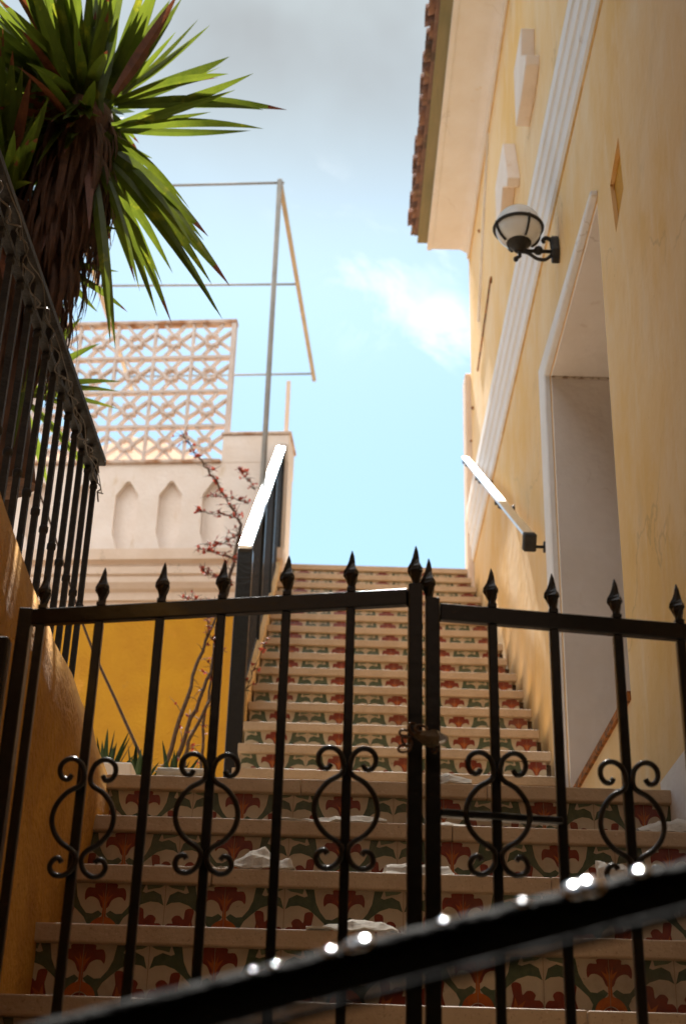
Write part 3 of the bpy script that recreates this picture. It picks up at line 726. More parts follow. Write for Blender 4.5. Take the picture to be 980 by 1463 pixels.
# hump of a low tiled roof seen through the lattice
hm = MB(); pr = [at(px, py, 1, 12.0) for px, py in ((40, 640), (120, 645), (190, 624), (235, 632), (270, 650), (320, 662))]
pts = [(p.x, p.z) for p in pr]; pts = [(-4.5, 5.5)]+pts+[(-.9, 5.5)]
hm.prism(pts, lambda a, b, d: (a, d, b), 12.0, 14.0)
tag(hm.build('rooftop_gable', CORN), 'low white rooftop hump seen through the bottom of the lattice screen', 'roof')

# pipe frame above the terrace -------------------------------------------
FY = 9.20; k_ = FY/9.6
pf = thing('pipe_frame', (-.58, FY, 1.1), 'tall thin metal pipe frame standing above the white parapet', 'frame')
zt = 7.985*k_; fr_x = -.602*k_
MB().tube([(-.578, FY, 1.09), (fr_x, FY, zt)], .021, 10).build('post', PIPE, pf)
MB().tube([(-2.42, FY+.15, 5.11), (-2.42, FY, zt)], .018, 10).build('post', PIPE, pf)
def tz(px, py):
    return at(px, py, 2, zt)
e1, e2 = tz(408, 275), tz(449, 543)
MB().beam(Vector((fr_x, FY, zt)), e2, .035, .035).build('side_beam', PIPE2, pf)
a0 = tz(120, 345); a1 = tz(190, 560); dd = a1-a0
MB().beam(a0-dd*.45, a1, .035, .035).build('side_beam', PIPE2, pf)
for (l, r, w) in (((205, 266), (406, 261), .010), ((90, 409), (427, 406), .010), ((185, 538), (448, 534), .010)):
    MB().tube([tz(*l), tz(*r)], w, 8).build('crossbar', PIPE, pf)
sp = MB().box((-.452, 9.45, 5.361), (-.420, 9.48, 5.90)); tag(sp.build('slim_post', CORN), 'short slim pale post on the white corner pier', 'post')

# ================================================================ left terrace railing
rx = -.75
ra = at(40, 340, 0, rx); rb_ = at(151, 662, 0, rx)
zr = rb_.z; yr1 = rb_.y
rl = thing('terrace_railing', (rx, 2.4, 1.12), 'black iron railing with thin vertical bars on the left terrace wall', 'railing')
pn = at(-8, 198, 2, zr); yr0 = pn.y
rxf = lambda y: -.022+pn.x+(rb_.x-pn.x)*(y-pn.y)/(rb_.y-pn.y)
def rpt(y, z): return (rxf(y), y, z)
MB().beam(rpt(yr0, zr), rpt(yr1, zr), .050, .024).build('handrail', DULL, rl, bevel=.003)
MB().beam(rpt(yr0, zr-.078), rpt(yr1-.02, zr-.078), .022, .014).build('rail', DULL, rl)
MB().beam(rpt(yr0, 1.208), rpt(yr1-.02, 1.208), .022, .014).build('rail', DULL, rl)
y = yr1-.03; k = 0
bar0 = None
while y > yr0+.01:
    if bar0 is None:
        b = MB().box((-.008, -.008, 1.125-zr), (.008, .008, -.014))
        zc_ = (1.66-zr); b.lathe([(.008, zc_-.012), (.0125, zc_-.007), (.0125, zc_+.007), (.008, zc_+.012)], (0, 0, 0), 8)
        b.lathe([(.008, -.10-.01), (.012, -.10-.006), (.012, -.10+.006), (.008, -.10+.01)], (0, 0, 0), 8)
        bar0 = b.build('baluster', DULL, rl, origin=None); bar0.location = Vector((rxf(y), y, zr))-rl.location; ob = bar0
    else:
        ob = bar0.copy(); COL.objects.link(ob); ob.parent = rl; ob.location = Vector((rxf(y), y, zr))-rl.location
    y -= .105; k += 1
# wire of old fairy lights wound under the rail
w = []
for i in range(120):
    t = i/119; y = 2.55+(yr1-2.55)*t
    w.append((rxf(y)+.022+.010*math.sin(i*.9), y, zr-.05-.05*t-.008*math.cos(i*.5)-.02*math.sin(i*.23)))
ww = MB().tube(w, .0022, 5)
for i in range(8, 118, 9):
    p = Vector(w[i]); ww.tube([p, p+Vector((.004, .012, -.03))], .0025, 5)
w2 = [(rxf(2.6+(yr1-2.65)*i/40)+.03+.006*math.sin(i*.7), 2.6+(yr1-2.65)*i/40, zr-.035-.09*(i/40)**1.4-.01*math.sin(i)) for i in range(41)]
ww.tube(w2, .0015, 5)
tag(ww.build('light_cable', mat('grey_cable', (.16, .14, .12), .4)), 'thin grey cable wound along the terrace railing', 'cable')

# ================================================================ gate
GYc = 2.25
def spear(x, y, z0, zt_, w):
    """ spear head: neck, twisted leaf bulb, long point; tip at zt_ """
    m = MB(); h = zt_-z0
    prof = [(w*.62, 0), (w*.62, h*.10), (w*.95, h*.26), (w*1.22, h*.36), (w*1.10, h*.46), (w*.72, h*.58), (w*.52, h*.70), (w*.34, h*.86), (w*.07, h)]
    vs = []; n = 6
    for i, (r, hh) in enumerate(prof):
        tw_ = .25*i
        for k_ in range(n):
            a = 2*math.pi*k_/n+tw_; fl_ = 1.0 if k_ % 2 == 0 else .82
            vs.append((x+math.cos(a)*r*fl_, y+math.sin(a)*r*.8*fl_, z0+hh))
    fs = [(i*n+k_, i*n+(k_+1) % n, (i+1)*n+(k_+1) % n, (i+1)*n+k_) for i in range(len(prof)-1) for k_ in range(n)]
    fs.append(tuple((len(prof)-1)*n+k_ for k_ in range(n)))
    m.add(vs, fs, 0, False); return m
def scroll(x, y, zc, s=1.0):
    m = MB(); sc_ = 1.0
    def cv(pts): return [(x+a*s, y-.012, zc+b*s) for a, b in pts]
    for sg in (1, -1):
        # one bent rod: upper curl, side of the ring, lower curl
        pts = []
        cx_, cz_, r0 = .028, .080, .0215
        for i in range(13):
            a = R_(-60-0+ -i*0)  # placeholder, replaced below
        curl = []
        for i in range(15):
            a = R_(-75+ -i*0)
        # upper curl: start inside, wind outwards over the top to the bar
        for i in range(14):
            t = i/13; a = R_(250-(-1)*0 - 0) 
        up_ = [(.026, .074), (.031, .0665), (.040, .068), (.046, .078), (.045, .091), (.036, .100), (.023, .101), (.011, .092), (.006, .078), (.006, .064)]
        side = [(.012, .055), (.030, .044), (.045, .024), (.0505, 0), (.045, -.022), (.031, -.040), (.014, -.051), (.006, -.060)]
        dn = [(.005, -.072), (.012, -.086), (.025, -.094), (.039, -.091), (.045, -.080), (.041, -.069), (.032, -.066), (.027, -.072)]
        path = [(sg*a, b) for a, b in up_+side+dn]
        P = smooth_open([Vector((x+a*s, y-.013, zc+b*s)) for a, b in path], 4)
        m.tube(P, .0046, 7)
    return m
def gate_leaf(label, xs, ztips, yfun, xst, xhinge, zrail, scrolls, group, barw=.0155):
    g = thing('gate_leaf', (xst, yfun(xst), gz), label, 'gate', group)
    zr0 = lambda x: zrail(x)
    # top rail
    a, b = sorted((xst, xhinge))
    MB().beam((a, yfun(a), zr0(a)), (b, yfun(b), zr0(b)), .016, .030).build('top_rail', IRON, g, bevel=.002)
    MB().beam((a, yfun(a), gz+.10), (b, yfun(b), gz+.10), .016, .030).build('bottom_rail', IRON, g, bevel=.002)
    for x, zt_ in zip(xs, ztips):
        y = yfun(x)
        MB().box((x-barw/2, y-barw/2, gz+.116), (x+barw/2, y+barw/2, zr0(x)-.0155)).build('bar', IRON, g, bevel=.002)
        MB().box((x-barw/2, y-barw/2, zr0(x)+.0155), (x+barw/2, y+barw/2, zr0(x)+.022)).build('bar_stub', IRON, g)
        sp_ = spear(x, y, zr0(x)+.0225, zt_, .0125); sp_.build('spearhead', IRON, g)
    for x, z in scrolls: scroll(x, yfun(x)-.006, z).build('scroll', IRON, g)
    return g
# left leaf
yL = lambda x: 2.25+(.138-x)*.21
zL_ = lambda x: .979
lt_x = [-.531, -.423, -.313, -.204, -.09, .021]
gl = gate_leaf('left leaf of the black iron gate, top rail reaching slightly higher, five plain spearheads', lt_x, [1.069, 1.070, 1.073, 1.071, 1.072, 1.074], yL, .118, -.548, zL_,
               [(-.423+.012, .605), (-.204, .606), (.021, .609)], 'leaves of the black iron gate')
MB().box((.118, yL(.13)-.014, gz+.05), (.142, yL(.13)+.014, 1.000)).build('stile', IRON, gl, bevel=.002)
spear(.131, yL(.131), 1.001, 1.076, .0125).build('spearhead', IRON, gl)
MB().box((-.572, yL(-.56)-.014, gz+.03), (-.548, yL(-.56)+.014, .995)).build('stile', IRON, gl, bevel=.002)
# right leaf
zR_ = lambda x: .953-(x-.15)*.038
yR = lambda x: 2.25+(x-.15)*.05
rt_x = [.261, .366, .475, .583, .693, .80]
gr2 = gate_leaf('right leaf of the black iron gate, lock bar between its first bars', rt_x, [zR_(x)+.090 for x in rt_x], yR, .172, .90, zR_,
                [(.261, .602), (.475, .596), (.693, .59)], 'leaves of the black iron gate')
gr2['label'] = 'right leaf of the black iron gate, with the short lock bar'
gl['label'] = 'left leaf of the black iron gate, without a lock bar'
MB().box((.147, yR(.16)-.014, gz+.05), (.171, yR(.16)+.014, .975)).build('stile', IRON, gr2, bevel=.002)
spear(.153, yR(.153), .976, 1.052, .0125).build('spearhead', IRON, gr2)
MB().box((.90, yR(.9)-.014, gz+.03), (.93, yR(.9)+.014, .98)).build('stile', IRON, gr2, bevel=.002)
MB().beam((.171, 2.25-.004, .605), (.366, yR(.366)-.004, .600), .017, .012).build('lock_bar', IRON, gr2, bevel=.002)
# hinge post fixed to left wall
gp = MB().box((-.612, 2.36, gz), (-.578, 2.395, .93)); tag(gp.build('gate_post', IRON, bevel=.003), 'black square gate post against the ochre wall', 'post')
gp = MB().box((.932, 2.26, gz), (.955, 2.30, 1.0)); tag(gp.build('gate_post', IRON, bevel=.003), 'black square gate post against the yellow building', 'post')

# chain, bag and padlock
ch = MB()
cc = at(590, 1052, 1, 2.205)
def link(c, r1, r2, rot):
    pts = [c+Matrix.Rotation(rot, 3, 'Y') @ Vector((math.cos(a)*r1, math.sin(a)*.003, math.sin(a)*r2)) for a in [2*math.pi*i/16 for i in range(17)]]
    ch.tube(pts, .0022, 6)
for i, (dx, dz, ro) in enumerate(((-.012, .004, .3), (.0, .012, 1.2), (-.010, -.010, 1.0), (-.014, -.022, -.3), (.012, .010, .2))):
    link(cc+Vector((dx, -.002*i, dz)), .010, .007, ro)
l2 = at(620, 1070, 1, 2.20); link(l2, .004, .007, 0)
tag(ch.build('chain', mat('old_chain', (.09, .055, .03), .4, metal=.6, vscale=60, col2=(.16, .08, .03))), 'short rusty chain looped round the two gate stiles', 'chain')
bgm = MB(); p0 = at(592, 1049, 1, 2.205); p1 = at(603, 1052, 1, 2.20); p2 = at(622, 1055, 1, 2.20); p3 = at(628, 1058, 1, 2.20)
bgm.tube(smooth_open([p0, p1, p1.lerp(p2, .5)+Vector((0, -.004, -.003)), p2], 3), [.005, .006, .008, .010, .0115, .0125, .014, .015, .016, .014], 7, 0, False)
tag(bgm.build('lock_wrap', BAG), 'brown cloth wrapped round the gate chain', 'cloth')
pd_ = MB(); pd_.prism([(0, .012), (.020, .001), (.017, -.006), (.004, -.011), (-.004, 0)], lambda a, b, d: (p2.x+a, 2.19+d, p2.z+b), 0, .016, 0)
tag(pd_.build('padlock', SILV, bevel=.002), 'small shiny padlock hanging on the gate chain', 'padlock')

# ================================================================ blurred railing close to the camera
fa, fb = at(-140, 1545, 1, .93), at(980, 1262, 1, .93)
dirf = (fb-fa).normalized(); fa2 = fa-dirf*.35; fb2 = fb+dirf*.32
nr = thing('street_railing', (fb2.x, .93, GZ), 'blurred black railing close to the camera, glinting in the sun', 'railing')
pts = []; rs = []
n = 260
for i in range(n):
    t = i/(n-1); p = fa2.lerp(fb2, t)
    pts.append(p); rs.append(.0145+.0011*noise.noise(Vector((t*60, 2, 5)))+.0006*noise.noise(Vector((t*170, 8, 5))))
nr_ = MB(); nr_.tube(pts, rs, 16)
upd = Vector((-dirf.z, 0, dirf.x))
t = .44
while t < .985:  # lumps added along the bar to show as glints
    t += random.choice((.005, .008, .012, .03, .045)); p = fa2.lerp(fb2, t); a = -.56+random.uniform(-.16, .16); r = random.choice((.003, .004, .0055, .007, .009, .0105))*(.6+.45*t)*random.uniform(.85, 1.15)
    nrm = (upd*math.cos(a)+Vector((0, 1, 0))*math.sin(a)).normalized()
    qm = nrm.to_track_quat('Z', 'Y').to_matrix()
    nr_.lathe([(max(1e-5, r*math.sin(math.pi*j/12)), r*.36*math.cos(math.pi*j/12)) for j in range(13)][::-1], p+nrm*.0145, 12, 1, qm)
nr_.build('top_bar', [IRON_G, GLINT], nr)
ga, gb = at(640, 1395, 1, .70), at(980, 1305, 1, .70); dg = (gb-ga).normalized()
MB().tube([ga-dg*.3, gb+dg*.36], .0030, 10).build('lower_bar', IRON_G, nr)
MB().tube([(fb2.x, .93, fb2.z), (fb2.x, .93, GZ)], .014, 10).build('post', IRON_G, nr)
MB().tube([(fa2.x, .93, fa2.z), (fa2.x, .93, GZ)], .014, 10).build('post', IRON_G, nr)

# ================================================================ yucca palm
def blade(m, base, tip, w, sag=None, n=9, fold=.25, mi=0, side=None, tipmi=None):
    base, tip = Vector(base), Vector(tip); d = tip-base; Ln = d.length
    view = (base+tip)*.5; view.normalize()
    sd_ = side if side is not None else d.cross(view).normalized()
    nm = sd_.cross(d).normalized()
    sag = sag or Vector((0, 0, 0)); L_, R__, C_ = [], [], []
    prof = [.55, .72, .9, 1.0, 1.0, .93, .78, .58, .33, .015]
    for i in range(n+1):
        t = i/n; c = base+d*t+sag*(4*t*(1-t))*Ln
        ww_ = w*.5*prof[int(round(t*9))]
        C_.append(c-nm*ww_*fold); L_.append(c+sd_*ww_); R__.append(c-sd_*ww_)
    o = []
    for i in range(n+1): o += [L_[i], C_[i], R__[i]]
    for i in range(n):
        mm = tipmi if (tipmi is not None and i >= n-1) else mi
        m.add([o[i*3], o[i*3+1], o[i*3+4], o[i*3+3]], [(0, 1, 2, 3)], mm, True)
        m.add([o[i*3+1], o[i*3+2], o[i*3+5], o[i*3+4]], [(0, 1, 2, 3)], mm, True)
PY = 4.25
palm = thing('yucca_palm', (-1.15, PY, 1.12), 'large yucca palm with long sword leaves and shaggy brown trunk', 'palm tree')
cr_ = MB()
LV = [((205,128),(410,157),24,0,1),((195,120),(328,81),27,0,None),((215,100),(300,36),14,0,1),((190,180),(362,105),22,0,1),((195,186),(377,184),20,0,None),
      ((190,172),(302,160),12,0,None),((205,122),(312,111),9,1,None),((185,196),(268,300),13,0,1),((175,192),(250,315),22,0,None),((150,215),(298,338),30,0,1),((160,205),(300,372),26,0,None),
      ((148,215),(329,409),32,0,1),((145,230),(318,456),22,0,1),((140,240),(246,463),24,0,1),((150,245),(247,390),20,0,1),((155,250),(226,404),16,0,None),
      ((142,255),(194,404),20,0,1),((140,265),(158,490),20,0,1),((165,195),(212,240),18,0,None),
      ((170,140),(243,0),36,0,None),((195,100),(255,-10),26,1,None),((175,120),(232,-40),34,0,None),((160,110),(172,-60),34,0,None),((140,120),(185,-70),30,0,None),
      ((150,120),(212,5),16,0,1),((120,110),(60,12),20,0,None),((130,120),(100,-40),28,0,None),((110,130),(20,60),24,0,None),((100,150),(-20,85),26,0,None),
      ((120,140),(75,-10),22,0,None),((105,160),(-30,140),24,0,None),((215,92),(252,45),12,0,None),((160,150),(130,-60),30,0,None),
      ((90,385),(183,446),13,0,1),((92,372),(170,388),11,0,None),((92,390),(140,446),11,0,None),((60,395),(20,640),16,0,None),((70,330),(172,328),14,0,None),
      ((95,110),(30,-30),26,0,None),((100,135),(-10,20),28,0,None),((110,170),(-40,190),28,0,None),((100,190),(-50,260),30,0,None),((100,200),(-10,320),30,0,1),
      ((125,200),(95,330),24,1,None),((115,205),(60,360),26,1,None),((130,180),(128,330),20,1,None)]
for q in list(LV):
    if q[0][1] < 300 and q[1][1] <= 160: LV.append((q[0], (q[1][0]+random.uniform(-34, 6), q[1][1]+random.uniform(-22, 26)), q[2]*.75, 0, None))
    if q[1][1] > 160 and q[1][0] > 120 and q[0][1] < 300:
        LV.append((q[0], (q[1][0]+random.uniform(-26, 10), q[1][1]+random.uniform(-30, 26)), q[2]*.8, 0, None))
for bpx, tpx, w_, br, tm in LV:
    if bpx[1] < 300: bpx = (bpx[0]+(118-bpx[0])*.42, bpx[1]+(185-bpx[1])*.42)
    if tm and random.random() < .35: tm = None
    ydt = random.uniform(-.28, .30); A = at(bpx[0], bpx[1], 1, PY+random.uniform(-.10, .10)); T = at(tpx[0], tpx[1], 1, PY+ydt)
    sgz = -.02 if T.z > A.z else .05
    wd = w_*.0022
    d_ = (T-A); vw = ((A+T)*.5).normalized(); sd_ = d_.cross(vw).normalized()
    sd_ = (Matrix.Rotation(random.uniform(-.5, .5), 3, d_.normalized()) @ sd_)
    blade(cr_, A, T, wd*.92, Vector((0, 0, sgz)), mi=br, side=sd_, tipmi=tm)
# filling leaves radiating from the head (mostly away from and to the left of the viewer)
hc = at(118, 165, 1, PY)
hc2 = at(5, 300, 1, PY-.1)
for i in range(560):
    a = random.uniform(0, 2*math.pi); e = random.uniform(-1.1, 1.35); h_ = hc if i < 340 else hc2
    dv_ = Vector((math.cos(a)*math.cos(e), math.sin(a)*math.cos(e), math.sin(e)))
    if dv_.x > .30 and dv_.x > abs(dv_.y)*.6: continue
    Ln = random.uniform(.42, .62)
    if dv_.x > 0: Ln *= .62 if i < 260 else .75
    p = h_+dv_*.05+Vector((0, 0, random.uniform(-.10, .12)))
    sd_ = dv_.cross(Vector((random.uniform(-.3, .3), random.uniform(-.3, .3), 1))).normalized()
    blade(cr_, p, p+dv_*Ln, random.uniform(.034, .052), Vector((0, 0, .05 if e < .3 else 0)), mi=0 if random.random() > .18 else 1, side=sd_, tipmi=1 if random.random() > .6 else None)
cr_.build('crown', [LEAF, LEAFB], palm)
tk = MB(); tpts = [(hc.x-.36, PY, 1.10), (hc.x-.30, PY, 1.8), (hc.x-.22, PY+.02, 2.5), (hc.x-.11, PY, 3.0), (hc.x+.0, PY, 3.4), (hc.x, PY, hc.z)]
tp = smooth_open(tpts, 8); tk.tube(tp, [.10+.012*math.sin(i*1.7)+.03*max(0, (i-20)/20) for i in range(len(tp))], 14)
tk.tube(smooth_open([(hc.x-.08, PY, 2.2), (hc2.x+.05, PY-.05, 2.7), hc2], 6), [.10]*13, 12)
tk.build('trunk', BARK, palm)
sk = MB()
for i in range(620):
    a = random.uniform(0, 2*math.pi); z = random.uniform(2.75, hc.z-.02); r = .10+random.uniform(0, .05)
    c = Vector((hc.x-.02-.20*max(0, 3.5-z)+math.cos(a)*r, PY+math.sin(a)*r, z)); Ln = random.uniform(.16, .38)
    t_ = c+Vector((math.cos(a)*random.uniform(.0, .07), math.sin(a)*random.uniform(.0, .07), -Ln))
    blade(sk, c, t_, random.uniform(.010, .030), Vector((math.cos(a)*.10, math.sin(a)*.10, 0)), side=Vector((-math.sin(a), math.cos(a), random.uniform(-.2, .2))).normalized())
sk.build('dead_leaf_skirt', DEAD, palm)

def rosette(name, c, n, ln, label, cat, mtl, e0=-.1, e1=1.4, group=None, w=.04):
    m = MB()
    for i in range(n):
        a = 2*math.pi*i*.382*1.0+random.uniform(-.2, .2); e = random.uniform(e0, e1)
        dv_ = Vector((math.cos(a)*math.cos(e), math.sin(a)*math.cos(e), math.sin(e)))
        sd_ = dv_.cross(Vector((0, 0, 1.))).normalized()
        L2 = ln*random.uniform(.7, 1.1)
        blade(m, Vector(c)+dv_*.02, Vector(c)+dv_*L2, w, Vector((0, 0, .04)), side=sd_)
    o = m.build(name, mtl, origin=c); return tag(o, label, cat, group)
y2 = at(25, 560, 1, 5.2)
yk2 = thing('yucca_plant', (y2.x, 5.2, 1.09), 'smaller green yucca seen between the terrace railing bars', 'plant')
m = MB()
for i in range(60):
    a = random.uniform(0, 2*math.pi); e = random.uniform(-.6, 1.3); dv_ = Vector((math.cos(a)*math.cos(e), math.sin(a)*math.cos(e), math.sin(e)))
    blade(m, y2+dv_*.03, y2+dv_*random.uniform(.35, .52), .045, Vector((0, 0, .05)), side=dv_.cross(Vector((.1, .1, 1.))).normalized())
m.build('leaves', LEAF, yk2)
MB().tube([(y2.x, 5.2, 1.09), y2], .05, 10).build('trunk', BARK, yk2)
for i, (px, py, Y, s) in enumerate(((148, 1122, 5.6, .29), (192, 1128, 5.3, .23), (246, 1128, 5.5, .22))):
    c = at(px, py, 1, Y)
    rosette('agave', (c.x, Y, c.z-.05), 20, s, ['spiky dark agave nearest the ochre wall corner', 'small dark agave between two spiky neighbours', 'spiky dark agave next to the bare shrub'][i],
            'plant', LEAFD, e0=.35, e1=1.5, group='agaves in the garden bed', w=.022)
    tag(MB().tube([(c.x, Y, 1.05), (c.x, Y, c.z-.03)], .03, 8).build('agave_stem', BARK), None, None) if False else None

# bare flowering shrub
sh = thing('flowering_shrub', (-.62, 6.4, 1.09), 'bare thorny shrub with small red buds beside the balustrade', 'shrub')
tw = MB(); bd = MB()
def bud(p, s):
    a = random.uniform(0, 6.28)
    for k in range(3):
        dv_ = Vector((random.uniform(-1, 1), random.uniform(-1, 1), random.uniform(-.5, 1))).normalized()
        blade(bd, p, p+dv_*s*1.6, s*1.1, n=9, side=dv_.orthogonal().normalized())
def branch(pts, r0, r1, dens, tl=.10):
    P = smooth_open(pts, 6); n = len(P)
    for p in P[1:-1]: p += Vector((random.uniform(-1, 1), random.uniform(-1, 1), random.uniform(-1, 1)))*.006
    tw.tube(P, [r0+(r1-r0)*i/(n-1) for i in range(n)], 6)
    for i in range(1, n):
        for q in range(dens):
            if random.random() < .75:
                p = P[i-1].lerp(P[i], random.random()); dv_ = Vector((random.uniform(-1, 1), random.uniform(-.6, .6), random.uniform(-.3, .8))).normalized()
                ln = random.uniform(.3, 1)*tl
                tw.tube([p, p+dv_*ln*.5+Vector((0, 0, .006)), p+dv_*ln], [.0025, .0018, .0006], 4)
                if random.random() < .7: bud(p+dv_*ln*random.uniform(.1, .8), random.uniform(.008, .016))
A = lambda px, py, Y: at(px, py, 1, Y)
branch([A(228,1125,6.3), A(262,1010,6.3), A(290,930,6.5), A(318,860,6.6)], .012, .006, 1)
branch([A(240,1125,6.4), A(268,1040,6.4), A(300,960,6.5), A(310,890,6.7)], .013, .006, 1)
branch([A(262,1120,6.3), A(270,1060,6.3), A(300,1000,6.4), A(318,930,6.6)], .010, .005, 1)
branch([A(288,1120,6.5), A(292,1040,6.5), A(303,960,6.6), A(318,870,6.8)], .009, .005, 1)
branch([A(345,750,7.3), A(310,690,7.3), A(285,655,7.2), A(262,620,7.2)], .009, .002, 4, .09)
branch([A(318,870,6.8), A(335,800,7.1), A(345,750,7.3)], .010, .009, 2, .12)
branch([A(345,760,7.2), A(322,775,7.2), A(292,778,7.1)], .004, .0015, 3, .08)
branch([A(340,800,7.0), A(310,790,7.0), A(283,783,7.0)], .004, .0015, 3, .07)
branch([A(338,740,7.2), A(315,735,7.2), A(285,732,7.1)], .004, .0015, 3, .07)
branch([A(355,720,7.2), A(332,712,7.2), A(300,708,7.1)], .004, .0015, 2, .07)
branch([A(330,835,6.9), A(300,820,6.9), A(290,815,6.9)], .004, .0015, 3, .06)
branch([A(320,865,6.8), A(295,860,6.8), A(262,855,6.8)], .004, .0015, 4, .06)
branch([A(365,700,7.4), A(350,680,7.4), A(345,672,7.4)], .003, .001, 3, .06)
branch([A(330,1050,6.4), A(345,1000,6.3), A(362,960,6.3), A(380,915,6.4)], .003, .001, 2, .06)
branch([A(318,930,6.5), A(300,905,6.5), A(296,880,6.5)], .004, .001, 3, .05)
tw.build('stems', TWIG, sh); bd.build('buds', BUD, sh)
sm = MB(); sp1 = smooth_open([A(20,610,5.6), A(70,740,5.6), A(122,900,5.5), (A(170,1010,5.4)), A(222,1125,5.3)], 8)
sm.tube(sp1, [.004+.004*i/len(sp1) for i in range(len(sp1))], 6)
tag(sm.build('dead_stem', TWIG), 'long thin brown stem leaning across the ochre wall', 'stem')

# ================================================================ torn papers on the steps
def scrap(pxs, Y, z, depth, label, name='paper_scrap', thick=.004, group='torn white papers lying on the steps'):
    """crumpled sheet standing/lying on a tread: outline from px list on plane Y, base at z"""
    m = MB(); n = len(pxs); top = [at(px, py, 1, Y) for px, py in pxs]
    vs = []; rows = 5
    for i, p in enumerate(top):
        for r in range(rows):
            t = r/(rows-1); h = (p.z-z)
            zz = z+.002+max(.001, h)*(1-(1-t)**1.6 if False else math.sin(t*math.pi/2)**.7)
            yy = Y+depth*(t-.3)+.008*noise.noise(Vector((i*1.7, r*.9, z*3)))
            xx = p.x+.006*noise.noise(Vector((r*2.1, i*1.3, z*9)))
            vs.append((xx, yy, zz+.004*noise.noise(Vector((i*2., r*2., z*5)))*(t > 0)))
    fs = [(i*rows+r, (i+1)*rows+r, (i+1)*rows+r+1, i*rows+r+1) for i in range(n-1) for r in range(rows-1)]
    m.add(vs, fs, 0, False); c = top[n//2]
    o = m.build(name, PAPER, origin=(c.x, Y, z)); sb = o.modifiers.new('sub', 'SUBSURF'); sb.levels = sb.render_levels = 2; sb.subdivision_type = 'SIMPLE'
    tx = bpy.data.textures.new('crumple', 'VORONOI'); tx.noise_scale = .035; dm = o.modifiers.new('crumple', 'DISPLACE'); dm.texture = tx; dm.strength = .014; dm.mid_level = .3; dm.texture_coords = 'LOCAL'
    s = o.modifiers.new('solid', 'SOLIDIFY'); s.thickness = thick; s.offset = -1
    return tag(o, label, 'paper', group)
z_ = lambda k: ZL-k*RI
yk = lambda k: YL-k*TR
scrap([(328,1246),(338,1225),(352,1215),(364,1210),(377,1206),(386,1220),(400,1226),(412,1222),(417,1238),(421,1246)], yk(2)+.03, z_(2), .10, 'tallest crumpled white paper, standing in a peak on the left of the third step')
scrap([(222,1244),(250,1241),(280,1242),(300,1240),(332,1243)], yk(2)+.03, z_(2), .07, 'flat torn white paper just left of the peaked crumpled paper')
scrap([(392,1172),(400,1166),(440,1171),(480,1164),(520,1164),(552,1170)], yk(1)+.03, z_(1), .09, 'low slanting white paper on the second step left of the gate stiles')
scrap([(549,1247),(553,1231),(580,1231),(610,1233),(640,1236),(646,1250)], yk(2)+.05, z_(2), .08, 'low white block of paper behind the gate stiles on the third step')
scrap([(438,1330),(470,1322),(492,1316),(505,1310),(520,1313),(545,1313),(560,1325),(568,1334)], yk(3)+.03, z_(3), .10, 'jagged white paper on the fourth step, just above the blurred railing')
scrap([(612,1099),(628,1102),(640,1101),(655,1106),(672,1113)], yk(0)+.03, z_(0), .09, 'white paper on the landing right beside the gate stiles')
scrap([(856,1252),(857,1229),(872,1235),(890,1234),(900,1240),(905,1256)], yk(2)+.03, z_(2), .05, 'small upright torn white paper on the right of the third step')
scrap([(910,1182),(925,1178),(945,1172),(968,1168),(985,1172)], yk(1)+.03, z_(1), .07, 'slanting white paper at the far right of the second step')
scrap([(620,1176),(640,1174),(668,1181)], yk(1)+.03, z_(1), .05, 'thin white paper under the short lock bar on the second step')
pr_ = MB(); a = at(226, 1098, 1, 4.0); b = at(292, 1100, 1, 4.0); a.z = b.z = ZL+.022; 
pr_.tube([a, a.lerp(b, .5), b], .020, 12, 0, True)
o = pr_.build('paper_roll', PAPER); tag(o, 'white rolled sheet lying on the landing edge beside the shrub', 'paper roll')
pb = MB(); c = at(165, 1098, 1, 4.5); pb.box((c.x-.07, 4.45, ZL), (c.x+.06, 4.56, c.z+.008)); tag(pb.build('planter_block', GREYP, bevel=.006), 'small grey block at the foot of the agaves', 'block')

# ================================================================ unseen houses added around the camera to darken the foreground
fc = thing('street_shade_facade', (0, -4.2, GZ), 'plain house added across the street behind the viewer to cut sky light', 'house')
MB().box((-12, -8.5, GZ), (12, -4.2, 7.5)).build('wall', DARKF, fc)  # added mass, holds back sky light from behind the viewer
for x in (-6, -2, 2, 6):
    w_ = MB().box((x-.6, -4.195, 1.0), (x+.6, -4.15, 2.6)).build('window', WOOD, fc)
    MB().box((x-.52, -4.149, 1.08), (x+.52, -4.14, 2.52)).build('pane', GLASSM, w_)

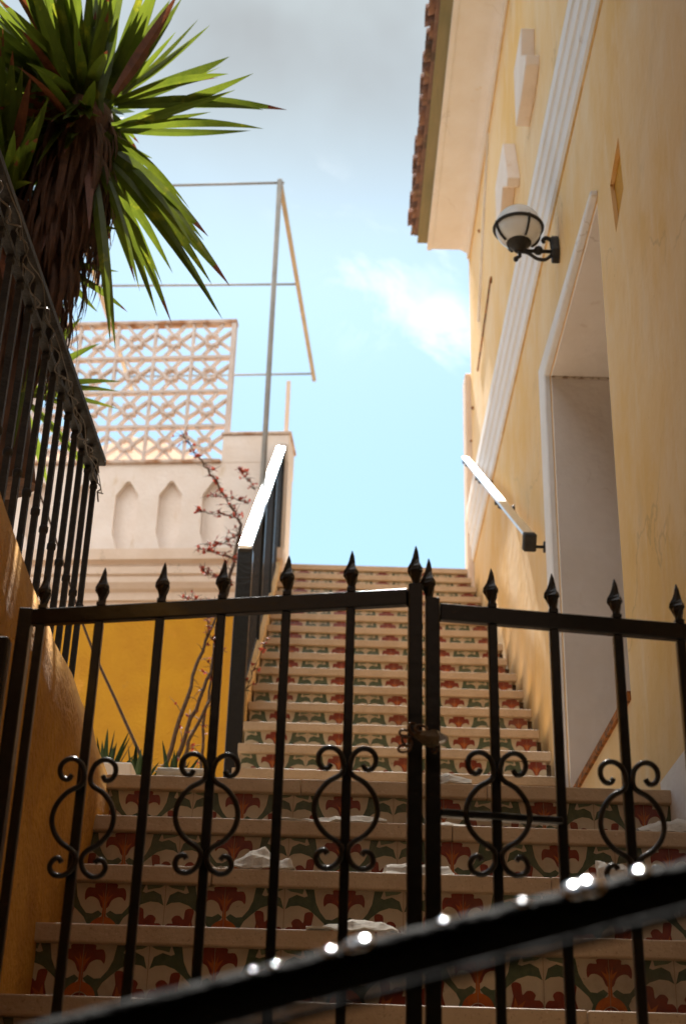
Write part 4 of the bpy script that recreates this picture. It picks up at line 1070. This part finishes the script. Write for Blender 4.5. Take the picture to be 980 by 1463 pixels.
FACD = mat('dark_brown_facade', (.055, .032, .018), .9, vscale=6, col2=(.045, .025, .015), bump=.5, bscale=30)  # very dark so the added houses reflect little light onto the steps
po = thing('archway_shade_house', (0, -1.5, GZ), 'dark brown house added above and behind the viewer to keep sky light off the lower steps', 'house')
MB().box((-7, -4.19, 1.22), (6.5, .92, 6.2)).build('upper_storey', FACD, po)  # unseen block added to dim the lower steps
for x in (-4.3, 2.6, 5.3): MB().box((x-.2, .40, GZ), (x+.2, .90, 1.219)).build('pillar', FACD, po, bevel=.01)
MB().box((-1.9, -4.19, GZ), (-1.5, .90, 1.219)).build('side_wall', FACD, po)
for x in (-5, -2.2, .3, 2.6, 5): 
    w_ = MB().box((x-.45, .921, 2.6), (x+.45, .95, 4.2)).build('window', WOOD, po)
    MB().box((x-.38, .951, 2.68), (x+.38, .96, 4.12)).build('pane', GLASSM, w_)

ln = thing('neighbour_shade_house', (-3, 1, GZ), 'dark brown house added out of view left of the raised terrace to block sky light', 'house')
MB().box((-5.5, -1.2, GZ), (-2.3, 4.6, 8.5)).build('wall', FACD, ln)  # unseen mass added to dim sky light from the left
for y in (-.3, 1.2, 2.7):
    w_ = MB().box((-2.299, y, 2.2), (-2.27, y+.8, 3.6)).build('window', WOOD, ln)
    MB().box((-2.269, y+.08, 2.28), (-2.26, y+.72, 3.52)).build('pane', GLASSM, w_)

# unseen pine added so its crown keeps the sun off the lowest steps
PINE = mat('pine_needles', (.035, .06, .02), .7, vscale=4, col2=(.05, .08, .025))
pt = thing('shade_pine', (5.2, 17.5, GZ), 'tall umbrella pine added out of view behind the yellow building to shade the lowest steps', 'tree')
tkp = MB(); tkp.tube(smooth_open([(5.2, 17.5, GZ), (5.0, 17.4, 6), (4.2, 17.2, 12), (2.6, 16.8, 17), (1.0, 16.5, 19.8), (.2, 16.4, 20.2)], 6), [.38-.011*i for i in range(31)], 12)
for i in range(14):
    a = i*.9; q = Vector((.9+1.3*math.cos(a), 16.5+1.3*math.sin(a), 20.4+random.uniform(-.3, .4))); tkp.tube([(1.2, 16.55, 19.6), (1.1, 16.5, 20.3), q], [.10, .07, .03], 6)
tkp.build('trunk', BARK, pt)
cn = MB()
for i in range(9000):
    v = Vector((random.gauss(0, 1), random.gauss(0, 1), random.gauss(0, 1))).normalized()*random.random()**.4
    c = Vector((.55+v.x*2.6, 16.4+v.y*1.9, 20.35+v.z*1.0))
    if noise.noise(c*1.1) < -.12: continue
    d1 = Vector((random.uniform(-1, 1), random.uniform(-1, 1), random.uniform(-1, 1))).normalized()*.13; d2 = d1.orthogonal().normalized()*.05
    cn.add([c-d1, c+d2, c+d1, c-d2], [(0, 1, 2, 3)])
cn.build('crown', PINE, pt)
